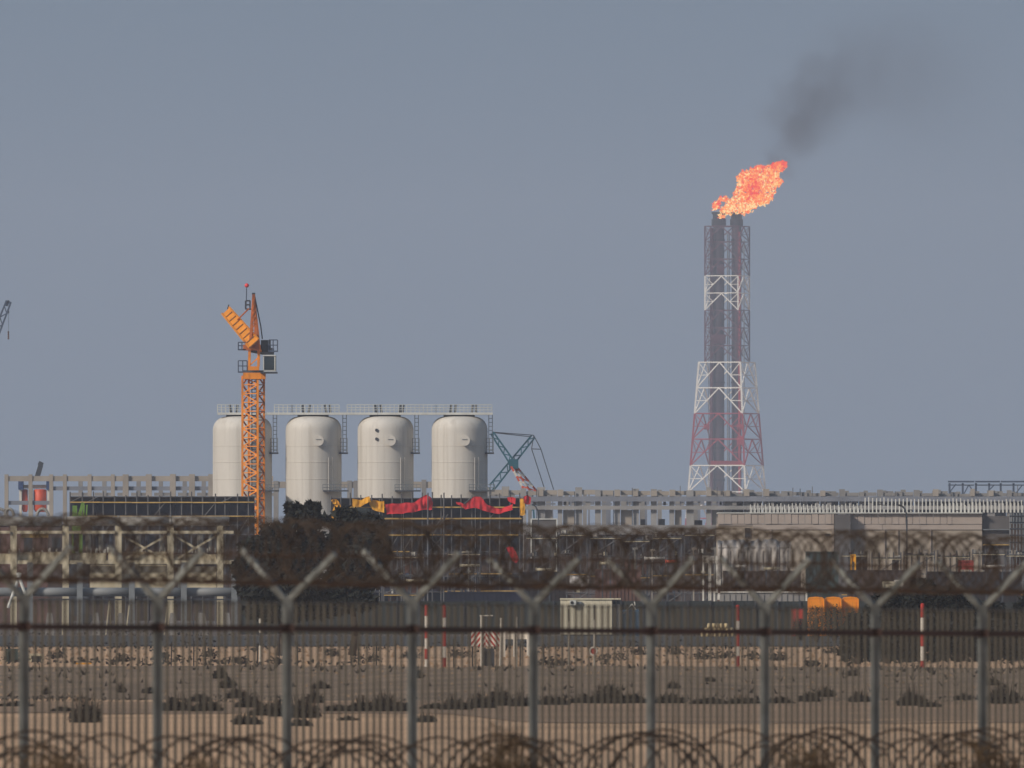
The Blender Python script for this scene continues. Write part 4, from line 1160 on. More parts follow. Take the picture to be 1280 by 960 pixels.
# street lamp
a = At(1240, 1133)
sl = thing('street_lamp', 'dark curved street lamp in front of the block building', 'street lamp', a.loc)
MB().path([(a.x(1133.5), 0, 0), a.p(1133.5, 650), a.p(1133, 642), a.p(1131, 636), a.p(1128, 633), a.p(1125, 632)], .055, 7).build('pole', M['dark_steel'], sl)
MB().beam(a.p(1128, 632.4), a.p(1122.5, 631.2), .22, .12).build('lamp_head', M['dark_opening'], sl)
# loose curved pole by the red bundle
a = At(1380, 673)
sl = thing('hose_post', 'thin dark hooked pole right of the red bundle on the scaffold', 'pole', a.loc)
MB().path([(a.x(673), 0, 0), a.p(673, 650), a.p(672, 638), a.p(669.5, 633), a.p(665, 630)], .05, 6).build('pole', M['dark_steel'], sl)

# ------------------------------------------------------------------ yard clutter between the structures and the hoarding
def scaf_tower(label, Z, x0, x1, y0, netting='net_brown', lv=4, m_='scaffold_tube', board=True):
    a = At(Z, (x0 + x1) / 2)
    t = thing('scaffold_tower', label, 'scaffold', a.loc, 'scaffolds in the yard')
    n = max(2, int((x1 - x0) / 8) + 1)
    for i in range(n):
        px = x0 + (x1 - x0) * i / (n - 1)
        MB().tube((a.x(px), 0, 0), (a.x(px), 0, a.z(y0 - U(0, 5))), .05, 5).build('standard', M[m_], t)
    yb = 740 + CAMH / a.u
    for j in range(lv):
        y = y0 + (yb - y0) * (j + .15) / lv
        MB().tube(a.p(x0 - 1, y, -.08), a.p(x1 + 1, y, -.08), .045, 5).build('ledger', M[m_], t)
        mb = MB(); mb.box(a.x(x0), a.x(x1), -.04, .9, a.z(y + .9), a.z(y + .25)); mb.build('deck', M['net_brown'], t)
        px = x0 + U(0, 3)
        while px < x1 - 4:
            w_ = U(1.6, 6.5); h_ = U(1.5, 6.5)
            if U(0, 1) < .62:
                mk_ = R.choice(['paint_white', 'beige_steel', 'container_rust', 'precast', 'blue_steel', 'dark_steel', 'precast_dark', 'concrete', 'net_navy', 'pipe_grey'])
                if U(0, 1) < .5: MB().box(a.x(px), a.x(min(px + w_, x1)), U(0, .2), U(.4, .8), a.z(y + .24), a.z(y - h_)).build('stored_crate', M[mk_], t)
                elif U(0, 1) < .5: MB().tube((a.x(px + 1.5), .3, a.z(y + .24)), (a.x(px + 1.5), .3, a.z(y - h_)), 1.5 * a.u, 10).build('stored_drum', M[mk_], t)
                else: MB().tube((a.x(px), .3, a.z(y - 1.1)), (a.x(min(px + w_ * 2, x1)), .4, a.z(y - 1.1 - U(0, 2))), 1.0 * a.u, 8).build('stored_pipe', M[mk_], t)
            px += w_ + U(.5, 6)
        if board and j % 2 == 0: mb = MB(); a.box(mb, x0, x1, y + 1.0, y + 2.0, -.16, -.06); mb.build('toe_board', M['board_yellow' if j else 'beige_steel'], t)
        if U(0, 1) < .8:
            p, q = sorted((U(x0, x1), U(x0, x1)))
            if q - p > 5: mb = MB(); mb.box(a.x(p), a.x(q), .3, .5, max(0, a.z(y + (yb - y0) / lv - 1)), a.z(y + 2.5)); mb.build('netting_panel', M[R.choice(['net_brown', 'net_brown', 'net_dark', netting, 'container_rust'])], t)
    mb = MB()
    for j in range(lv - 1):
        ya, yb2 = y0 + (yb - y0) * (j + .15) / lv, y0 + (yb - y0) * (j + 1.15) / lv
        mb.tube(a.p(x0, yb2, -.1), a.p(x1, ya, -.1), .035, 5)
    mb.build('diagonal_tube', M[m_], t, kind='stuff')
towers = [
    (658, 697, 668, 'dark scaffold right of the red hanging bag'), (700, 734, 664, 'scaffold below the two storey concrete rack, above the crumpled white sheet'),
    (738, 776, 668, 'scaffold directly above the cream portable cabin'), (779, 812, 672, 'scaffold right of the one above the cream cabin'),
    (816, 852, 668, 'scaffold in the middle of the gap between cabin and block building'), (856, 893, 664, 'scaffold against the left end of the block building'),
    (1052, 1086, 690, 'low scaffold at the foot of the dark stair core'), (1090, 1126, 694, 'low scaffold behind the curved street lamp'),
    (1130, 1168, 690, 'low scaffold right of the curved street lamp'), (1172, 1212, 692, 'low scaffold behind the dark red crate'), (1216, 1256, 688, 'low scaffold at the foot of the dark end bay'),
    (1258, 1292, 690, 'low scaffold at the far right edge'), (480, 530, 692, 'low scaffold right of the big dark tree'), (560, 600, 688, 'low scaffold below the sagging red sheet')]
for i, (x0, x1, y0, lb) in enumerate(towers):
    scaf_tower(lb, 1180 + 17 * (i % 5), x0, x1, y0, lv=5 if y0 < 680 else 4)

def crate(name, label, cat, Z, x0, x1, y0, y1, mk, depth=1.2, base=True, ribs=0, group=None, lid=None):
    """box shaped site container with raised ribs, corner posts and lid, on legs when its foot is off the ground"""
    a = At(Z, (x0 + x1) / 2)
    t = thing(name, label, cat, a.loc, group)
    zb = max(0.0, a.z(y1)) if y1 else 0.0
    mb = MB(); mb.box(a.x(x0), a.x(x1), 0, depth, zb, a.z(y0)); mb.build('body', M[mk], t)
    if ribs:
        for i in range(ribs):
            px = x0 + (x1 - x0) * (i + .5) / ribs
            MB().box(a.x(px) - .05, a.x(px) + .05, -.05, -.002, zb + .08, a.z(y0) - .08).build('rib', M[mk], t)
    MB().box(a.x(x0) - .04, a.x(x1) + .04, -.08, depth + .04, a.z(y0) + .003, a.z(y0) + .08).build('lid', M[lid or mk], t)
    for px in (x0, x1):
        MB().box(a.x(px) - .05, a.x(px) + .05, -.07, .05, 0.0, a.z(y0) - .002).build('corner_post', M[lid or mk], t)
    return a, t
crate('roofed_shed', 'low shed with two white roof edges, right of the scaffold corner', 'shed', 1390, 664, 696, 649.5, 0, 'precast_dark', 3, lid='white_steel')
a = At(1388, 680)
crate('white_box', 'left of two white boxes beside the left end of the block building', 'box', 1160, 879, 886.5, 696, 704, 'paint_white', .8)
crate('white_box', 'right of two white boxes beside the left end of the block building', 'box', 1160, 888, 896, 696.5, 704, 'paint_white', .8)
crate('green_container', 'dark green container at the foot of the stair core of the block building', 'container', 1150, 1008, 1047, 691, 0, 'container_green', 2.4, ribs=9)
crate('grey_shed', 'grey site shed with a white eaves line behind the red cabinet', 'shed', 1080, 893, 1008, 741, 0, 'concrete_grey', 3, ribs=16, lid='paint_white')
crate('red_crate', 'dark red crate in the clutter below the right half of the block building', 'crate', 1140, 1199, 1216, 702, 712, 'drum_red', .8)
crate('pale_board_stack', 'stack of pale boards above the orange toilets, at the dark bushes', 'boards', 1120, 1104, 1118, 728.5, 735, 'beige_steel', .8)
crate('pale_board_stack', 'short white stack of boards right beside the pale beige one', 'boards', 1121, 1119, 1128, 726.5, 733, 'paint_white', .8)
crate('rust_container', 'rust brown container low below the two storey concrete rack', 'container', 1130, 745, 800, 713, 0, 'container_rust', 2.4, ribs=12)
crate('rust_container', 'rust brown container behind the grey shed roof', 'container', 1130, 905, 1000, 715, 0, 'net_brown', 2.4, ribs=18)
crate('grey_container', 'grey container right of the red bag below the scaffold', 'container', 1135, 652, 706, 716, 0, 'net_dark', 2.4, ribs=10)
crate('brown_container', 'dark brown container half hidden behind the low scaffolds at right', 'container', 1135, 1060, 1150, 714, 0, 'net_brown', 2.4, ribs=16)
crate('brown_container', 'dark brown container at the far right behind the bushes', 'container', 1135, 1160, 1275, 716, 0, 'net_dark', 2.4, ribs=20)
crate('navy_container', 'navy blue container below the tall scaffold', 'container', 1120, 560, 650, 741, 0, 'net_navy', 2.4, ribs=16)
crate('yellow_box', 'small yellow orange box below the left end of the block parapet', 'box', 1145, 1064, 1069, 694.5, 702, 'tarp_yellow', .5)
a = At(1150, 940)
t = thing('covered_load', 'whitish sheeted load against the left foot of the block building', 'load', a.loc)
mb = MB()
nx_, ny_ = 60, 8
pts = []
for j_ in range(ny_):
    f = j_ / (ny_ - 1)
    for i_ in range(nx_ + 1):
        px = 897 + 92 * i_ / nx_
        ht = a.z(675 + 5 * noise.noise(Vector((px * .07, 2, 0))) + 3 * noise.noise(Vector((px * .22, 5, 0))))
        pts.append((a.x(px), (-.9 if f < .8 else 1.5) + .5 * f + .25 * noise.noise(Vector((px * .15, f * 2, 1))), min(1, f * 1.25) * ht * (1 if f < .9 else .97)))
mb.poly(pts, [(j_ * (nx_ + 1) + i_, j_ * (nx_ + 1) + i_ + 1, (j_ + 1) * (nx_ + 1) + i_ + 1, (j_ + 1) * (nx_ + 1) + i_) for j_ in range(ny_ - 1) for i_ in range(nx_)])
mb.build('sheet_cover', M['sheet_grey'], t, smooth=True)
mb = MB(); mb.box(a.x(898), a.x(988), -.2, 1.2, 0, a.z(684)); mb.build('load_body', M['concrete_grey'], t)
for i in range(9):
    px = 902 + i * 10.4 + U(-3, 3)
    MB().tube((a.x(px), -1.3, 0), (a.x(px), -1.3, a.z(678 + U(-4, 14))), .03, 5).build('stake', M['dark_steel'], t)
# white pipes, drums and bits on trestles
bits = [(806, 831, 698, 'white pipe', 'long white pipe lying on trestles right of the cream cabin'), (832, 846, 702, 'orange pipe', 'short orange pipe next to the long white pipe'),
        (750, 766, 704, 'pale pipe', 'pale pipe on trestles above the right end of the cream cabin'), (918, 934, 708, 'white pipe', 'white pipe below the sheeted load'), (955, 975, 711, 'pale pipe', 'grey pale pipe left of the dark green container'),
        (670, 690, 712, 'pale pipe', 'pale pipe on trestles left of the crumpled white sheet'), (1230, 1256, 708, 'white pipe', 'white pipe on trestles near the right edge'), (575, 600, 707, 'pale pipe', 'pale pipe below the sagging red sheet'), (508, 530, 726, 'pale pipe', 'pale pipe right of the big dark tree')]
for i, (x0, x1, y, kd, lb) in enumerate(bits):
    a = At(1118 + 2 * i, (x0 + x1) / 2)
    t = thing('pipe_spool', lb, 'pipe', a.loc)
    mk = {'white pipe': 'paint_white', 'orange pipe': 'module_orange', 'pale pipe': 'beige_steel'}[kd]
    MB().tube(a.p(x0, y), a.p(x1, y - .4), 1.7 * a.u, 12).build('pipe', M[mk], t, smooth=True)
    MB().tube(a.p(x0 - .5, y), a.p(x0 + .6, y), 2.5 * a.u, 12).build('flange', M[mk], t)
    for px in (x0 + 3, x1 - 3):
        mb = MB()
        for s in (-1, 1): mb.beam((a.x(px), 0, a.z(y + 1.7)), (a.x(px), s * .5, 0), .08)
        mb.build('trestle', M['dark_steel'], t)
posts = [(793, 'pale', 'upright pale post leaning left of centre gap scaffold', 686), (815, 'white', 'leaning white post at the left of the gap scaffold', 688), (867, 'white', 'bright white post near the left end of the block building', 686),
         (891, 'pale', 'pale upright post just left of the block building corner', 686), (1084, 'white', 'white post right of the dark stair core', 688), (1110, 'white', 'white post just left of the street lamp', 689), (1156, 'white', 'white post right of the street lamp', 690), (1176, 'pale', 'pale post left of the dark red crate', 692), (1224, 'pale', 'pale post at the foot of the dark end bay', 690), (585, 'pale', 'pale T shaped post under the sagging red sheet', 690)]
for i, (px, kd, lb, y) in enumerate(posts):
    a = At(1145 + i, px)
    t = thing('marker_post', lb, 'post', a.loc)
    m_ = M['concrete' if kd == 'white' else 'pipe_grey']
    MB().beam((0, 0, 0), a.p(px + U(-2, 3), y), .09).build('shaft', m_, t)
    MB().beam(a.p(px - 2.2, y), a.p(px + 4, y - .4), .14).build('cap', m_, t)
# leaning red and white barrier mast
a = At(1060, 895)
t = thing('leaning_mast', 'slim red and white lattice mast leaning right, left of the grey shed', 'mast', a.loc)
p, q = Vector((0, 0, 0)), Vector(a.p(900, 724))
q2 = Vector(a.p(891, 765))
for i in range(8):
    MB().beam(q2.lerp(q, i / 8) if False else p.lerp(q, i / 8), p.lerp(q, (i + 1) / 8), .13).build('mast_section', M['paint_white' if i % 2 else 'container_rust'], t)

# ------------------------------------------------------------------ site hoarding, cabin, tanks, toilets
a = At(1050, 640)
hd = thing('site_hoarding', 'long dark grey green site hoarding across the middle distance', 'fence', a.loc)
px = 300.0
while px < 1340:
    mb = MB(); mb.box(a.x(px) + .01, a.x(px + 28) - .01, U(-.02, .02), .08, 0, a.z(751.5 + U(-.5, .5))); mb.build('panel', M['hoarding'], hd)
    MB().box(a.x(px) - .04, a.x(px) + .04, -.12, -.03, 0, a.z(750.5)).build('post', M['dark_steel'], hd)
    px += 28

a = At(1000, 738)
cb = thing('portable_cabin', 'cream portable site cabin with an air conditioner on its long wall', 'cabin', a.loc)
px = 700.5
while px < 764:
    mb = MB(); mb.box(a.x(px) + .005, a.x(min(px + 8.1, 765)) - .005, U(0, .02), 2.2, .12, a.z(749.6)); mb.build('wall_panel', M['cabin_cream'], cb); px += 8.1
mb = MB(); mb.box(a.x(765), a.x(775.8), .3, 2.2, .12, a.z(749.6)); mb.build('end_wall', M['concrete_grey'], cb)
mb = MB(); mb.box(a.x(700), a.x(776), -.06, 2.25, a.z(749.5), a.z(747.8)); mb.build('roof', M['cabin_cream'], cb)
mb = MB(); mb.box(a.x(701), a.x(775), .05, 2.1, 0, .12); mb.build('skid', M['dark_steel'], cb)
mb = MB(); mb.box(a.x(712), a.x(720), -.3, -.01, a.z(756.5), a.z(750.5)); ac = mb.build('air_conditioner', M['white_steel'], cb)
MB().tube((a.x(715), -.31, a.z(753.3)), (a.x(715), -.33, a.z(753.3)), .085, 14).build('fan_grille', M['dark_opening'], ac)
for (x0, x1, y0, y1) in ((766.5, 769.5, 751, 755), (771, 774.5, 751, 755)):
    mb = MB(); mb.box(a.x(x0), a.x(x1), .26, .297, a.z(y1), a.z(y0)); mb.build('window', M['glass_dark'], cb)
mb = MB()
mb.box(a.x(722), a.x(727), -.12, -.02, a.z(755), a.z(752)); mb.build('meter_box', M['grey_steel'], cb)

a = At(1002, 788)
tk = thing('water_tank', 'pale blue ribbed water tank to the right of the cream cabin', 'tank', a.loc)
for i in range(3):
    xc = a.x(780.5 + i * 7.6)
    prof = [(.15, 0)]
    z_ = 0
    while z_ < a.z(765): prof += [(.155, z_), (.168, z_ + .05), (.155, z_ + .1)]; z_ += .16
    prof += [(.155, a.z(764)), (.1, a.z(762))]
    MB().lathe(prof, 18, xc, .2).build('ribbed_cell', M['tank_blue'], tk, smooth=True)
mb = MB()
for (p, q) in (((779, 767), (790, 755)), ((790, 755), (795, 762)), ((793, 752), (794, 757))): mb.tube(a.p(*p), a.p(*q), .035, 6)
mb.build('filler_pipe', M['paint_white'], tk)

for i, (x0, lb) in enumerate(((1010, 'left one of three orange portable toilets by the dark bushes'), (1031.5, 'middle one of three orange portable toilets by the dark bushes'), (1053, 'right one of three orange portable toilets, half behind leaves'))):
    a = At(1000 + i, x0 + 10)
    t = thing('portable_toilet', lb, 'toilet', a.loc, 'orange portable toilets')
    w = 9.8
    mb = MB(); mb.box(-w * a.u, w * a.u, 0, .95, .05, a.z(748.5)); mb.build('body', M['toilet_orange'], t)
    out = [(-w * a.u - .02, a.z(748.4)), (w * a.u + .02, a.z(748.4)), (w * a.u * .8, a.z(746.6)), (0, a.z(745.8)), (-w * a.u * .8, a.z(746.6))]
    MB().prism(out, -.03, .98).build('roof', M['toilet_orange'], t)
    d_ = MB().box(-w * a.u * .72, w * a.u * .72, -.035, -.003, .12, a.z(751.5)).build('door', M['toilet_orange'], t)
    MB().box(w * a.u * .45, w * a.u * .58, -.07, -.037, .95, 1.12).build('handle', M['dark_steel'], d_)
    for s in (-1, 1): MB().box(s * w * a.u - .03, s * w * a.u + .03, -.025, .05, .0, a.z(748.7)).build('corner_strip', M['toilet_orange'], t)
    MB().tube((w * a.u * .6, .8, a.z(748)), (w * a.u * .6, .8, a.z(743.5)), .04, 8).build('vent_pipe', M['dark_steel'], t)
a = At(1001, 996.5)
t = thing('red_cabinet', 'dull red upright cabinet left of the orange toilets', 'cabinet', a.loc)
MB().box(a.x(989), a.x(1004), 0, .5, .03, a.z(762)).build('body', M['drum_red'], t)
MB().box(a.x(988.5), a.x(1004.5), -.03, .53, a.z(762) + .002, a.z(761)).build('top', M['drum_red'], t)
d_ = MB().box(a.x(990.5), a.x(1002.5), -.025, -.002, .15, a.z(764)).build('door', M['drum_red'], t)
MB().box(a.x(1000), a.x(1001), -.05, -.027, .8, .95).build('handle', M['dark_steel'], d_)

# heap of sacks: every sack its own thing
a = At(990, 898)
k = 0
rows = [(876, 919, 8, 791), (880, 917, 7, 785.5), (884, 910, 5, 780.5)]
ordn = ['bottom', 'middle', 'top']
posn = ['first', 'second', 'third', 'fourth', 'fifth', 'sixth', 'seventh', 'eighth']
sack_me = None
for ri, (x0, x1, n, y) in enumerate(rows):
    for i in range(n):
        px = x0 + (x1 - x0) * (i + .5) / n
        w = (x1 - x0) / n * a.u * .56
        zc = .14 + ri * .23
        if sack_me is None:
            mb = MB()
            prof = []
            mb.lathe([(.02, -1), (.62, -.93), (.92, -.6), (1, 0), (.92, .6), (.62, .93), (.02, 1)], 12)
            o = mb.build('sandbag', M['sack'], smooth=True); sack_me = o.data
        else:
            o = bpy.data.objects.new('sandbag', sack_me); COL.objects.link(o)
        o.location = (a.loc[0] + a.x(px), 990 + U(-.05, .05), zc)
        o.scale = (w, .3, .145); o.rotation_euler = (0, U(-.15, .15), U(-.1, .1))
        tag(o, f'pale sack, {posn[i]} from the left in the {ordn[ri]} row of the sack heap', 'sack', 'heap of pale sacks')

# ------------------------------------------------------------------ marker poles, signs, stakes near the sand bank
def pole(label, px, Z, wpx, bands, cat='pole'):
    a = At(Z, px)
    t = thing('striped_pole', label, cat, a.loc, 'striped marker poles')
    zl = None
    yb = HOR + CAMH / a.u
    for (y0, y1, c) in bands:
        z0 = max(0, a.z(min(y1, yb))); z1 = a.z(y0)
        if z1 <= z0: continue
        MB().tube((0, 0, z0 + .002), (0, 0, z1 - .002), wpx * a.u / 2, 10).build('red_band' if c == 'r' else ('white_band' if c == 'w' else 'dark_band'), M[{'r': 'paint_red', 'w': 'paint_white', 'k': 'dark_steel'}[c]], t)
    mb = MB(); mb.lathe([(wpx * a.u / 2, a.z(bands[0][0])), (wpx * a.u / 3, a.z(bands[0][0] - .7)), (.004, a.z(bands[0][0] - 1.1))], 10); mb.build('cap', M[{'r': 'paint_red', 'w': 'paint_white', 'k': 'dark_steel'}[bands[0][2]]], t)
    return a, t
ZP = 575
pole('left of a close pair of red and white striped poles, with a white foot', 533, ZP, 4.4, [(757, 770, 'r'), (770, 785, 'w'), (785, 798, 'r'), (798, 811, 'w'), (811, 824, 'r'), (824, 850, 'w')])
pole('right of a close pair of red and white striped poles, thicker, with a red foot', 555, ZP, 5.4, [(757, 772, 'r'), (772, 784, 'w'), (784, 808, 'r'), (808, 822, 'w'), (822, 850, 'r')])
pole('red and white striped pole between the cream cabin and the orange toilets', 922, ZP, 5, [(757, 776, 'r'), (776, 787, 'w'), (787, 808, 'r'), (808, 820, 'w'), (820, 850, 'r')])
pole('red and white striped pole in front of the dark bushes at right', 1153, 565, 4.8, [(755, 772, 'r'), (772, 791, 'w'), (791, 808, 'r'), (808, 826, 'w'), (826, 850, 'r')])
pole('thin white and dark banded pole in front of the big dark tree', 325, ZP, 2.8, [(774, 779, 'w'), (779, 784, 'k'), (784, 791, 'w'), (791, 807, 'k'), (807, 827, 'w'), (827, 850, 'k')])
pole('dark topped thin pale pole in front of the cream cabin, left one', 711, ZP, 2.6, [(762, 777, 'k'), (777, 850, 'w')])
a, t = pole('dark topped thin pale pole carrying a round ring sign', 743, ZP, 2.8, [(757, 775, 'k'), (775, 850, 'w')])
mb = MB()
NN = 20
for i in range(NN):
    a0, a1 = 2 * math.pi * i / NN, 2 * math.pi * (i + 1) / NN
    mb.tube((a.x(742) + 4.4 * a.u * math.cos(a0), -.06, a.z(814) + 5 * a.u * math.sin(a0)), (a.x(742) + 4.4 * a.u * math.cos(a1), -.06, a.z(814) + 5 * a.u * math.sin(a1)), .028, 6)
mb.build('ring_sign', M['paint_white'], t, smooth=True)
MB().tube((a.x(742), -.05, a.z(814)), (a.x(742), -.04, a.z(814)), 4.2 * a.u, 16).build('sign_disc', M['drum_red'], t)
pole('thin white pole just left of the red chevron boards near leg', 646, ZP + 3, 2.2, [(772, 782, 'w'), (782, 850, 'w')])

a = At(ZP, 613)
sg = thing('chevron_sign', 'red and white chevron board between two white posts', 'sign', a.loc)
MB().tube((a.x(601.5), .02, 0), (a.x(601.5), .02, a.z(769.5)), .032, 8).build('post', M['paint_white'], sg)
MB().tube((a.x(625), .02, 0), (a.x(626.3), .02, a.z(772.5)), .032, 8).build('post', M['paint_white'], sg)
MB().beam(a.p(599.5, 769.5, .02), a.p(616, 769.5, .02), .03).build('cross_bar', M['paint_white'], sg)
bx0, bx1, by0, by1 = 589, 624.5, 786, 808
mb = MB(); mb.box(a.x(bx0), a.x(bx1), .06, .08, a.z(by1), a.z(by0)); bo = mb.build('board', M['paint_white'], sg)
xm = 607.0
# slanted red stripes, mirrored about the centre and clipped to the board
def clip(poly, f):
    out = []
    for i in range(len(poly)):
        p, q = poly[i], poly[(i + 1) % len(poly)]
        fp, fq = f(p), f(q)
        if fp >= 0: out.append(p)
        if fp * fq < 0:
            s = fp / (fp - fq); out.append((p[0] + (q[0] - p[0]) * s, p[1] + (q[1] - p[1]) * s))
    return out
for s in (-1, 1):
    lim0, lim1 = (bx0, xm) if s < 0 else (xm, bx1)
    for i in range(-8, 9):
        xb = xm + s * 0 + i * 5.6
        dx = s * (by1 - by0) * .72
        pl_ = [(xb, by0), (xb + 2.7, by0), (xb + 2.7 + dx, by1), (xb + dx, by1)]
        pl_ = clip(clip(pl_, lambda p: p[0] - lim0), lambda p: lim1 - p[0])
        if len(pl_) >= 3:
            n = len(pl_)
            mb = MB(); mb.prism([(a.x(x), a.z(y)) for x, y in pl_], .054, .0598); mb.build('stripe', M['paint_red'], bo)
crate('dark_bin', 'dark upright bin standing below the chevron board', 'bin', ZP + 4, 603.5, 616, 814, 0, 'dark_steel', .35)
crate('white_barrier', 'white barrier block right of the chevron board', 'barrier', 690, 630, 643, 789.5, 799, 'paint_white', .3)
crate('white_barrier', 'second white barrier block, nearer the grey fence post', 'barrier', 690, 645, 660, 790, 799, 'paint_white', .3)
stk = [322, 349, 372, 438.7, 447.5, 470.6, 494.8, 567, 590.5, 615, 650, 242, 257, 680, 703, 214]
lm = ['left of the banded pole', 'right of the banded pole', 'under the middle of the big dark tree', 'left of a close pair of stakes', 'right of a close pair of stakes', 'midway between two Y posts below the tall scaffold', 'just left of a grey Y post',
      'right of the striped pole pair', 'at the left edge of the chevron board', 'at the middle of the chevron board', 'by the thin white pole', 'right of the second grey Y post from the left', 'second right of the second grey Y post from the left', 'right of the centre Y post', 'left of the dark topped pole', 'close to the second grey Y post from the left']
for i, (px, l_) in enumerate(zip(stk, lm)):
    a = At(580 + (i % 4) * 2, px)
    o = MB().tube((0, 0, 0), (U(-.01, .01), 0, a.z(796 + U(0, 8))), .022, 6).tube((-.05, 0, a.z(806)), (.05, 0, a.z(806)), .015, 5).build('metal_stake', M['dark_opening'], loc=a.loc)
    tag(o, 'thin dark metal stake ' + l_, 'stake', 'thin dark stakes behind the sand bank')
# left side odds and ends behind the bank
crate('dark_cabinet', 'dark cabinet at the far left, behind the sand bank', 'cabinet', 640, 9, 21, 814, 0, 'container_green', .5)
crate('grey_cabinet', 'small grey cabinet with a pale frame right of the leftmost Y post', 'cabinet', 640, 38, 53, 820, 0, 'dark_steel', .5, lid='beige_steel')
a = At(620, 107)
t = thing('road_barrier', 'yellow topped trestle barrier on the sand at left', 'barrier', a.loc)
MB().box(a.x(95), a.x(114), -.02, .02, a.z(834), a.z(828.5)).build('panel', M['tarp_yellow'], t)
MB().beam(a.p(92, 826.5), a.p(115, 827.5), .025).build('rail', M['dark_opening'], t)
for px in (94.5, 113): MB().beam((a.x(px), 0.03, 0), a.p(px, 826, .03), .03).build('leg', M['dark_opening'], t)
a = At(610, 121)
t = thing('orange_post', 'short orange post right of the yellow topped barrier', 'post', a.loc)
MB().beam((0, 0, 0), (0, 0, a.z(832)), .09).build('shaft', M['module_orange'], t)
MB().beam((0, 0, a.z(832) + .002), (0, 0, a.z(831)), .11).build('cap', M['module_orange'], t)

# ------------------------------------------------------------------ vegetation
def leafball(mb, c, r, n, size, flat=.0):
    c = Vector(c)
    for _ in range(n):
        d = Vector((R.gauss(0, 1), R.gauss(0, 1), R.gauss(0, 1))).normalized()
        rr = U(.55, 1.08) if U(0, 1) < .8 else U(0.1, .7)
        p = c + Vector((d.x * r[0] * rr, d.y * r[1] * rr, d.z * r[2] * rr))
        if p.z < 0.02: continue
        s = size * U(.6, 1.5)
        u = Vector((U(-1, 1), U(-1, 1), U(-.6, 1))).normalized()
        v = u.cross(Vector((U(-1, 1), U(-1, 1), U(-1, 1)))).normalized()
        mb.poly([p - u * s, p + v * s * .42, p + u * s, p - v * s * .42], [(0, 1, 2, 3)])
def tree(name, label, cat, Z, px0, blobs, leaf, npb, m_='leaf_dark', group=None, limbs=True):
    a = At(Z, px0)
    t = thing(name, label, cat, a.loc, group)
    yb = HOR + CAMH / a.u
    tops = sorted(blobs, key=lambda b: b[1])
    zt = a.z(tops[0][1])
    tr = MB()
    hh = zt * .55
    pr_ = None
    for i in range(5):
        p = Vector((.12 * math.sin(i * 1.3), .1 * math.cos(i), hh * i / 4)); r_ = .16 * (1 - .14 * i)
        if pr_: tr.tube(pr_[0], p, pr_[1], 8, r_)
        pr_ = (p, r_)
    tk_ = tr.build('trunk', M['bark'], t, smooth=True)
    lb_ = MB()
    for (bx, by, rx, rz) in blobs:
        lb_.tube((0, 0, hh * U(.35, .9)), (a.x(bx), U(-.3, .3), a.z(by)), .06, 6, .015)
    lb_.build('limb', M['bark'], t)
    mb = MB()
    for (bx, by, rx, rz) in blobs:
        leafball(mb, (a.x(bx), U(-.5, .5), a.z(by)), (rx * a.u, rx * a.u, rz * a.u), int(npb * rx * rz / 300 * U(.9, 1.1)) + 20, leaf)
    mb.build('crown', M[m_], t)
blA = [(380, 650, 24, 14), (366, 640, 10, 6), (388, 637, 12, 8), (395, 633, 6, 5), (360, 632, 4, 4), (371, 634, 4, 5), (346, 667, 22, 12), (318, 690, 20, 18), (302, 712, 12, 16), (345, 700, 34, 26), (385, 690, 30, 28), (330, 735, 34, 20), (375, 735, 36, 24), (350, 764, 44, 14), (398, 762, 22, 12), (388, 629.5, 4, 3.5)]
tree('tree', 'big dark tree with a ragged top in front of the second silo', 'tree', 700, 350, blA, .15, 700)
blB = [(445, 655, 30, 14), (432, 642, 16, 8), (462, 660, 22, 16), (430, 685, 24, 26), (462, 690, 26, 24), (478, 680, 8, 14), (445, 720, 36, 22), (420, 750, 24, 18), (452, 752, 20, 12), (408, 650, 5, 6)]
tree('tree', 'second dark tree close right of the ragged one, below the yellow sheets', 'tree', 705, 440, blB, .15, 700)
bsh = [(1070, 776, 18, 12, 'low dark green bush covering the foot of the right orange toilet'), (1108, 752, 26, 24, 'tall dark green bush at the second Y post from the right'), (1150, 742, 30, 26, 'tallest dark bush, left of and behind the right striped pole'),
       (1195, 748, 28, 24, 'dark green bush left of the rightmost Y post'), (1240, 764, 26, 18, 'dark green bush right of the rightmost Y post'), (1285, 760, 26, 22, 'dark green bush at the right edge')]
for i, (px, y, rx, rz, lb) in enumerate(bsh):
    blobs = [(px, y, rx * .7, rz * .7), (px - rx * .5, y + 12, rx * .6, rz * .6), (px + rx * .5, y + 10, rx * .6, rz * .6), (px, 790, rx, 24), (px - rx * .5, 806, rx * .7, 22), (px + rx * .5, 806, rx * .7, 22), (px + U(-8, 8), y - rz * .4, rx * .35, rz * .35)]
    tree('bush', lb, 'bush', 625 + 5 * i, px, blobs, .10, 620, group='dark bushes at right')

for i, (px, y, w, lb) in enumerate(((1020, 759, 13, 'thin twiggy bush added to dim the left orange toilet'), (1043, 758, 14, 'thin twiggy bush added to dim the middle orange toilet'), (1000, 774, 10, 'thin twiggy bush added before the red cabinet'))):
    a = At(900 + 4 * i, px)  # added bush: its dark foliage dims the bright units behind it
    t = thing('bush', lb, 'bush', a.loc, 'thin bushes added to dim the toilets')
    mb, tw = MB(), MB()
    hh = a.z(y)
    leafball(mb, (0, 0, hh * .55), (w * a.u, .3, hh * .48), 800, .055)
    for q_ in range(26): tw.tube((U(-.1, .1), 0, 0), (U(-1, 1) * w * a.u, U(-.2, .2), hh * U(.5, 1.05)), .018, 4, .006)
    mb.build('foliage', M['leaf_dark'], t); tw.build('twig', M['bark'], t)

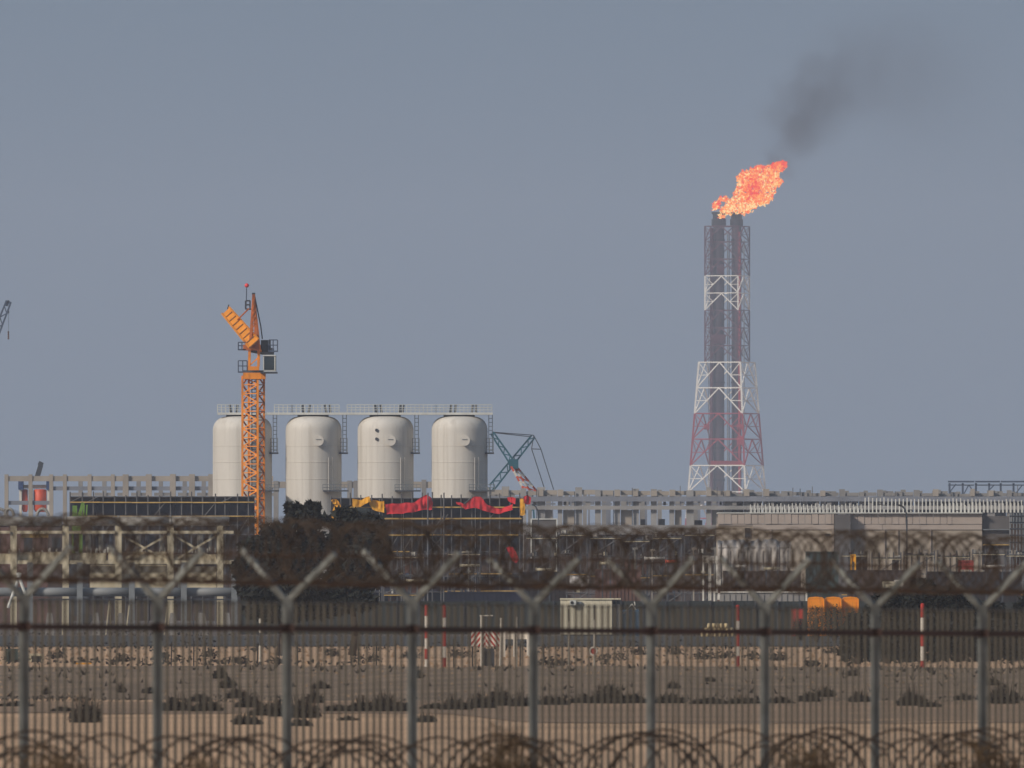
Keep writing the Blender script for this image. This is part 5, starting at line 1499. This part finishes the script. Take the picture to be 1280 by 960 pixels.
def scrub(label, px, ybase, w, h, m_='scrub', n=260, onbank=True, leaf=None):
    # place on the terrain where the row of its foot meets the ground or bank
    best = None
    Y = 330.0
    while Y < 800:
        x = ground_x(px, Y)
        z = max(ground_h(x, Y), bank_h(x, Y) if 375 < Y < 565 else -9)
        row = HOR + (CAMH - z) / (K * Y)
        if row <= ybase: best = (x, Y, z); break
        Y += 1.0
    if best is None: best = (ground_x(px, 800), 800, 0)
    x, Y, z = best
    u = K * Y
    t = thing('scrub_bush', label, 'bush', (x, Y, z - .01), 'desert scrub on the sand bank')
    mb, tw = MB(), MB()
    W_, H_ = w * u / 2, h * u
    nb = max(3, int(w / 6))
    for i in range(nb):
        cx = -W_ + 2 * W_ * (i + .5) / nb + U(-.1, .1) * W_
        hh = H_ * U(.7, 1.05) * (1 - .72 * abs(cx / W_) ** 2)
        leafball(mb, (cx, U(-.1, .1), hh * .42), (W_ / nb * 1.9, W_ / nb * 1.9 + .1, hh * .6), int(n * 1.5 / nb) + 60, leaf or max(.022, .036 * u / .018))
    for i in range(nb * 12):
        cx = U(-W_, W_)
        tw.tube((cx * .7, 0, 0), (cx * 1.05, U(-.15, .15), H_ * U(.5, 1.3) * (1 - .5 * (cx / W_) ** 2)), .009, 4, .004)
    mb.build('foliage', M[m_], t); tw.build('twig', M['bark'], t)
sb = [(108, 904, 38, 34, 'largest scrub bush, rounded, right of the leftmost Y post'), (58, 868, 9, 9, 'tiny scrub tuft left of the large rounded bush'), (151, 866, 10, 12, 'tiny scrub tuft right of the large rounded bush'), (20, 884, 44, 8, 'low scrub strip at the left edge of the bank foot'), (78, 890, 24, 8, 'low scrub left against the large rounded bush'),
      (190, 868, 20, 10, 'small scrub behind the second grey Y post from the left'), (222, 890, 44, 20, 'scrub clump right of the second Y post from the left'), (258, 890, 40, 16, 'scrub clump in the middle of the second fence bay'), (250, 878, 26, 12, 'small purplish scrub halfway up the bank at left'),
      (275, 848, 14, 16, 'topmost scrub of the slanting dark line'), (284, 860, 18, 14, 'second scrub of the slanting dark line'), (296, 873, 24, 16, 'third scrub of the slanting dark line'), (312, 886, 30, 20, 'fourth scrub of the slanting dark line'), (330, 895, 34, 16, 'lowest scrub of the slanting dark line'), (308, 906, 36, 14, 'flat scrub in front of the slanting dark line'),
      (348, 896, 22, 26, 'scrub touching the left of the third Y post'), (378, 898, 44, 28, 'dense scrub right of the third Y post'), (376, 908, 26, 10, 'low scrub in front of the dense one by the third Y post'), (394, 880, 18, 20, 'upright scrub above the dense one'), (401, 862, 20, 10, 'lone scrub tuft high on the bank right of the third Y post'),
      (420, 890, 26, 10, 'low scrub between two larger clumps'), (452, 890, 32, 18, 'left part of the long clump before the fourth Y post'), (480, 890, 40, 24, 'tall middle of the long clump before the fourth Y post'), (503, 890, 24, 14, 'right tail of the long clump before the fourth Y post'), (436, 901, 22, 6, 'flat little scrub on the bright sand'), (532, 903, 24, 11, 'dark scrub just right of the fourth Y post'), (545, 887, 36, 8, 'low strip of scrub at the bank foot behind the lone dark one'), (524, 848, 10, 14, 'tuft high up right of the fourth Y post'),
      (570, 888, 34, 18, 'left part of the central scrub row'), (600, 886, 34, 20, 'middle part of the central scrub row'), (625, 883, 32, 24, 'tallest part of the central scrub row'), (652, 884, 30, 18, 'right part of the central scrub row, at the centre Y post'), (690, 882, 44, 12, 'low scrub right of the centre Y post'), (728, 880, 36, 12, 'low scrub in the middle of the bank foot'), (760, 880, 40, 26, 'taller bush at the bank foot below the ring sign'), (792, 880, 34, 14, 'scrub left of the fifth Y post'),
      (838, 880, 36, 14, 'scrub right of the fifth Y post'), (885, 881, 44, 10, 'long low scrub below the sack heap'), (928, 881, 44, 11, 'long low scrub below the striped pole'), (975, 880, 30, 10, 'low scrub right of the sixth Y post'), (1012, 878, 24, 14, 'scrub halfway to the seventh Y post'), (1032, 872, 22, 14, 'paler scrub above the bank foot'), (1075, 878, 24, 14, 'scrub touching the left of the seventh Y post'), (1140, 883, 32, 24, 'solid dark scrub right of the seventh Y post'), (1163, 884, 22, 8, 'low tail of the solid dark scrub'), (1205, 876, 20, 10, 'scrub left of the eighth Y post'), (1255, 880, 40, 26, 'broad scrub right of the eighth Y post'), (1238, 858, 18, 12, 'scrub high on the bank at far right'), (1066, 846, 14, 10, 'tuft on the bank crest left of the seventh Y post'), (842, 862, 14, 10, 'tuft halfway up right of the fifth Y post'), (888, 852, 10, 7, 'tuft below the leaning pole on the bank crest')]
for (px, yb, w, h, lb) in sb:
    scrub(lb, px, yb, w, h, 'scrub' if R.random() < .75 else 'scrub_green', n=int(14 * w + 60))
# scrub and rubble beyond the bank
bb = [(24, 'under the dark cabinet at the far left'), (70, 'just right of the small grey cabinet'), (150, 'right of the short orange post'), (205, 'behind the second Y post'), (268, 'above the slanting dark line of bushes'), (300, 'left of the thin banded pole'), (340, 'right of the thin banded pole'),
      (415, 'halfway between the third and fourth Y posts'), (462, 'among the stakes left of the fourth Y post'), (512, 'behind the fourth Y post'), (575, 'between the striped pole pair and the chevron board'), (690, 'right of the centre Y post'), (770, 'right of the ring sign'), (800, 'left of the fifth Y post'), (845, 'right of the fifth Y post'), (880, 'below the sack heap'), (905, 'left of the striped pole near the sack heap'),
      (950, 'behind the sixth Y post'), (985, 'below the red cabinet'), (1012, 'below the left orange toilet'), (1040, 'below the middle orange toilet')]
for i, (px, sd) in enumerate(bb):
    a = At(U(590, 720), px + U(-6, 6))
    t = thing('scrub_bush', 'dark scrub beyond the sand bank, ' + sd, 'bush', a.loc, 'scrub beyond the bank')
    mb, tw = MB(), MB()
    for j in range(3):
        leafball(mb, (U(-.35, .35), U(-.2, .2), .1), (.28, .3, U(.12, .26)), 90, .05)
        tw.tube((0, 0, 0), (U(-.3, .3), 0, .25), .01, 4)
    mb.build('foliage', M['scrub'], t); tw.build('twig', M['bark'], t)

for (px, w_, h_, lb) in ((626, 130, 1.36, 'dry brown shrub against the near fence, left of the centre Y post'), (30, 150, 1.30, 'dry brown shrub against the near fence at the left corner'), (1010, 110, 1.18, 'low dry brown shrub against the near fence, right of the sixth Y post'), (250, 90, 1.16, 'low dry brown shrub against the near fence, right of the second Y post'), (1220, 140, 1.2, 'low dry brown shrub against the near fence at the right corner')):
    # the spot just in front of the fence that lies under this column
    tt = min((abs(fpx(fpos(q_ * .02) + FN * 1.25) - px), q_ * .02) for q_ in range(-600, 600))[1]
    p0 = fpos(tt) + FN * 1.25
    W_ = w_ * K * p0.y / 2
    t = thing('dry_shrub', lb, 'shrub', (p0.x, p0.y, 0), 'dry shrubs at the fence foot')
    tw, lf = MB(), MB()
    for _ in range(170):
        an = U(-1, 1); 
        pts_ = [Vector((0, 0, 0))]
        top_ = h_ * U(.55, 1.02) * (1 - .35 * an * an)
        for q_ in range(1, 6):
            f_ = q_ / 5
            pts_.append(Vector((an * W_ * f_ ** .7 + U(-.04, .04), U(-.18, .18) * f_, top_ * f_ + U(-.03, .03))))
        tw.path(pts_, .004, 4)
        for q_ in range(9):
            b_ = pts_[R.choice((3, 4, 5))]
            e_ = b_ + Vector((U(-.14, .14), U(-.1, .1), U(-.02, .1)))
            tw.tube(b_, e_, .003, 3)
            leafball(lf, e_, (.04, .04, .03), 3, .014)
    tw.build('twig', M['dry_twig'], t); lf.build('foliage', M['dry_twig'], t, kind='stuff')

def stones(name, label, n, ylo, yhi, zf, smin, smax):
    mb = MB()
    for _ in range(n):
        Y = U(ylo, yhi); x = U(-1, 1) * Y * .029; z = zf(x, Y)
        s = U(smin, smax)
        pts = [Vector((U(-1, 1), U(-1, 1), U(-.6, 1))).normalized() * s * U(.7, 1.1) for _ in range(4)]
        o_ = Vector((x, Y, z + s * .3))
        mb.poly([o_ + Vector((-s, 0, -.5 * s)), o_ + Vector((s, U(-.3, .3) * s, -.5 * s)), o_ + Vector((0, s, -.5 * s)), o_ + Vector((U(-.4, .4) * s, -.4 * s, U(.4, .9) * s)), o_ + Vector((U(-.2, .6) * s, .4 * s, U(.3, .8) * s))], [(0, 1, 3), (1, 4, 3), (1, 2, 4), (2, 0, 3), (2, 3, 4), (0, 2, 1)])
    o = mb.build(name, M['stone'], kind='stuff')
    return tag(o, label, 'stones')
stones('gravel', 'pale stones scattered over the gravelly sand bank', 1100, 392, 486, lambda x, y: bank_h(x, y), .015, .055)
stones('rubble', 'pale stones scattered on the sand beyond the bank', 700, 570, 800, lambda x, y: ground_h(x, y), .03, .13)
mb = MB()
for _ in range(800):
    Y = U(395, 470); x = U(-1, 1) * Y * .029
    if n2(x, Y, .12, 4) < -.05: continue
    z = bank_h(x, Y)
    for j in range(4):
        mb.poly([(x + U(-.05, .05), Y, z), (x + U(-.02, .02) + .02, Y, z), (x + U(-.1, .1), Y + U(-.05, .05), z + U(.05, .16))], [(0, 1, 2)])
o = mb.build('dry_grass', M['scrub'], kind='stuff'); tag(o, 'sparse dry grass stubble on the sand bank', 'grass')

mb = MB()
for _ in range(5200):
    x = U(-14, 14)
    Y0 = 398 + 10 * n2(x, 0, 0.08, 5) - x * 0.5
    Y = Y0 + 2 + abs(R.gauss(0, 4.5))
    den = .5 + .9 * noise.noise(Vector((x * .35, 7, 0))) + .5 * noise.noise(Vector((x * 1.3, 3, 0)))
    if U(0, 1) > den: continue
    z = bank_h(x, Y)
    s_ = U(.02, .05)
    p = Vector((x, Y, z + U(0, .16) * max(.3, den)))
    u_ = Vector((U(-1, 1), U(-1, 1), U(-.3, 1))).normalized(); v_ = u_.cross(Vector((U(-1, 1), U(-1, 1), U(-1, 1)))).normalized()
    mb.poly([p - u_ * s_, p + v_ * s_ * .6, p + u_ * s_, p - v_ * s_ * .6], [(0, 1, 2, 3)])
o = mb.build('foot_scrub', M['scrub'], kind='stuff'); tag(o, 'ragged low dark scrub all along the foot of the sand bank', 'scrub')
mb = MB()
for _ in range(9000):
    Y = R.choice([U(735, 830), U(1000, 1040), U(600, 700), U(590, 640)]); x = U(-1, 1) * Y * .03
    den = .25 + .9 * noise.noise(Vector((x * .22, Y * .02, 0))) + (.3 if Y > 735 else -.25)
    if U(0, 1) > den: continue
    s_ = U(.04, .11)
    p = Vector((x, Y, U(0, .36) * max(.2, den)))
    u_ = Vector((U(-1, 1), U(-1, 1), U(-.3, 1))).normalized(); v_ = u_.cross(Vector((U(-1, 1), U(-1, 1), U(-1, 1)))).normalized()
    mb.poly([p - u_ * s_, p + v_ * s_ * .6, p + u_ * s_, p - v_ * s_ * .6], [(0, 1, 2, 3)])
o = mb.build('roadside_scrub', M['scrub'], kind='stuff'); tag(o, 'patchy dark scrub along both edges of the road', 'scrub')

# ------------------------------------------------------------------ haze
hm = bpy.data.materials.new('haze_air'); hm.use_nodes = True
nt = hm.node_tree; nt.nodes.clear()
ho = nt.nodes.new('ShaderNodeOutputMaterial'); hv = nt.nodes.new('ShaderNodeVolumePrincipled')
hv.inputs['Color'].default_value = (0.74, 0.83, 1.0, 1)
hv.inputs['Density'].default_value = 0.000085
hv.inputs['Anisotropy'].default_value = 0.0
nt.links.new(hv.outputs[0], ho.inputs['Volume'])
mb = MB(); mb.box(-4000, 4000, -150, 9000, -1.2, 190)
mb.build('haze', hm, kind='stuff')
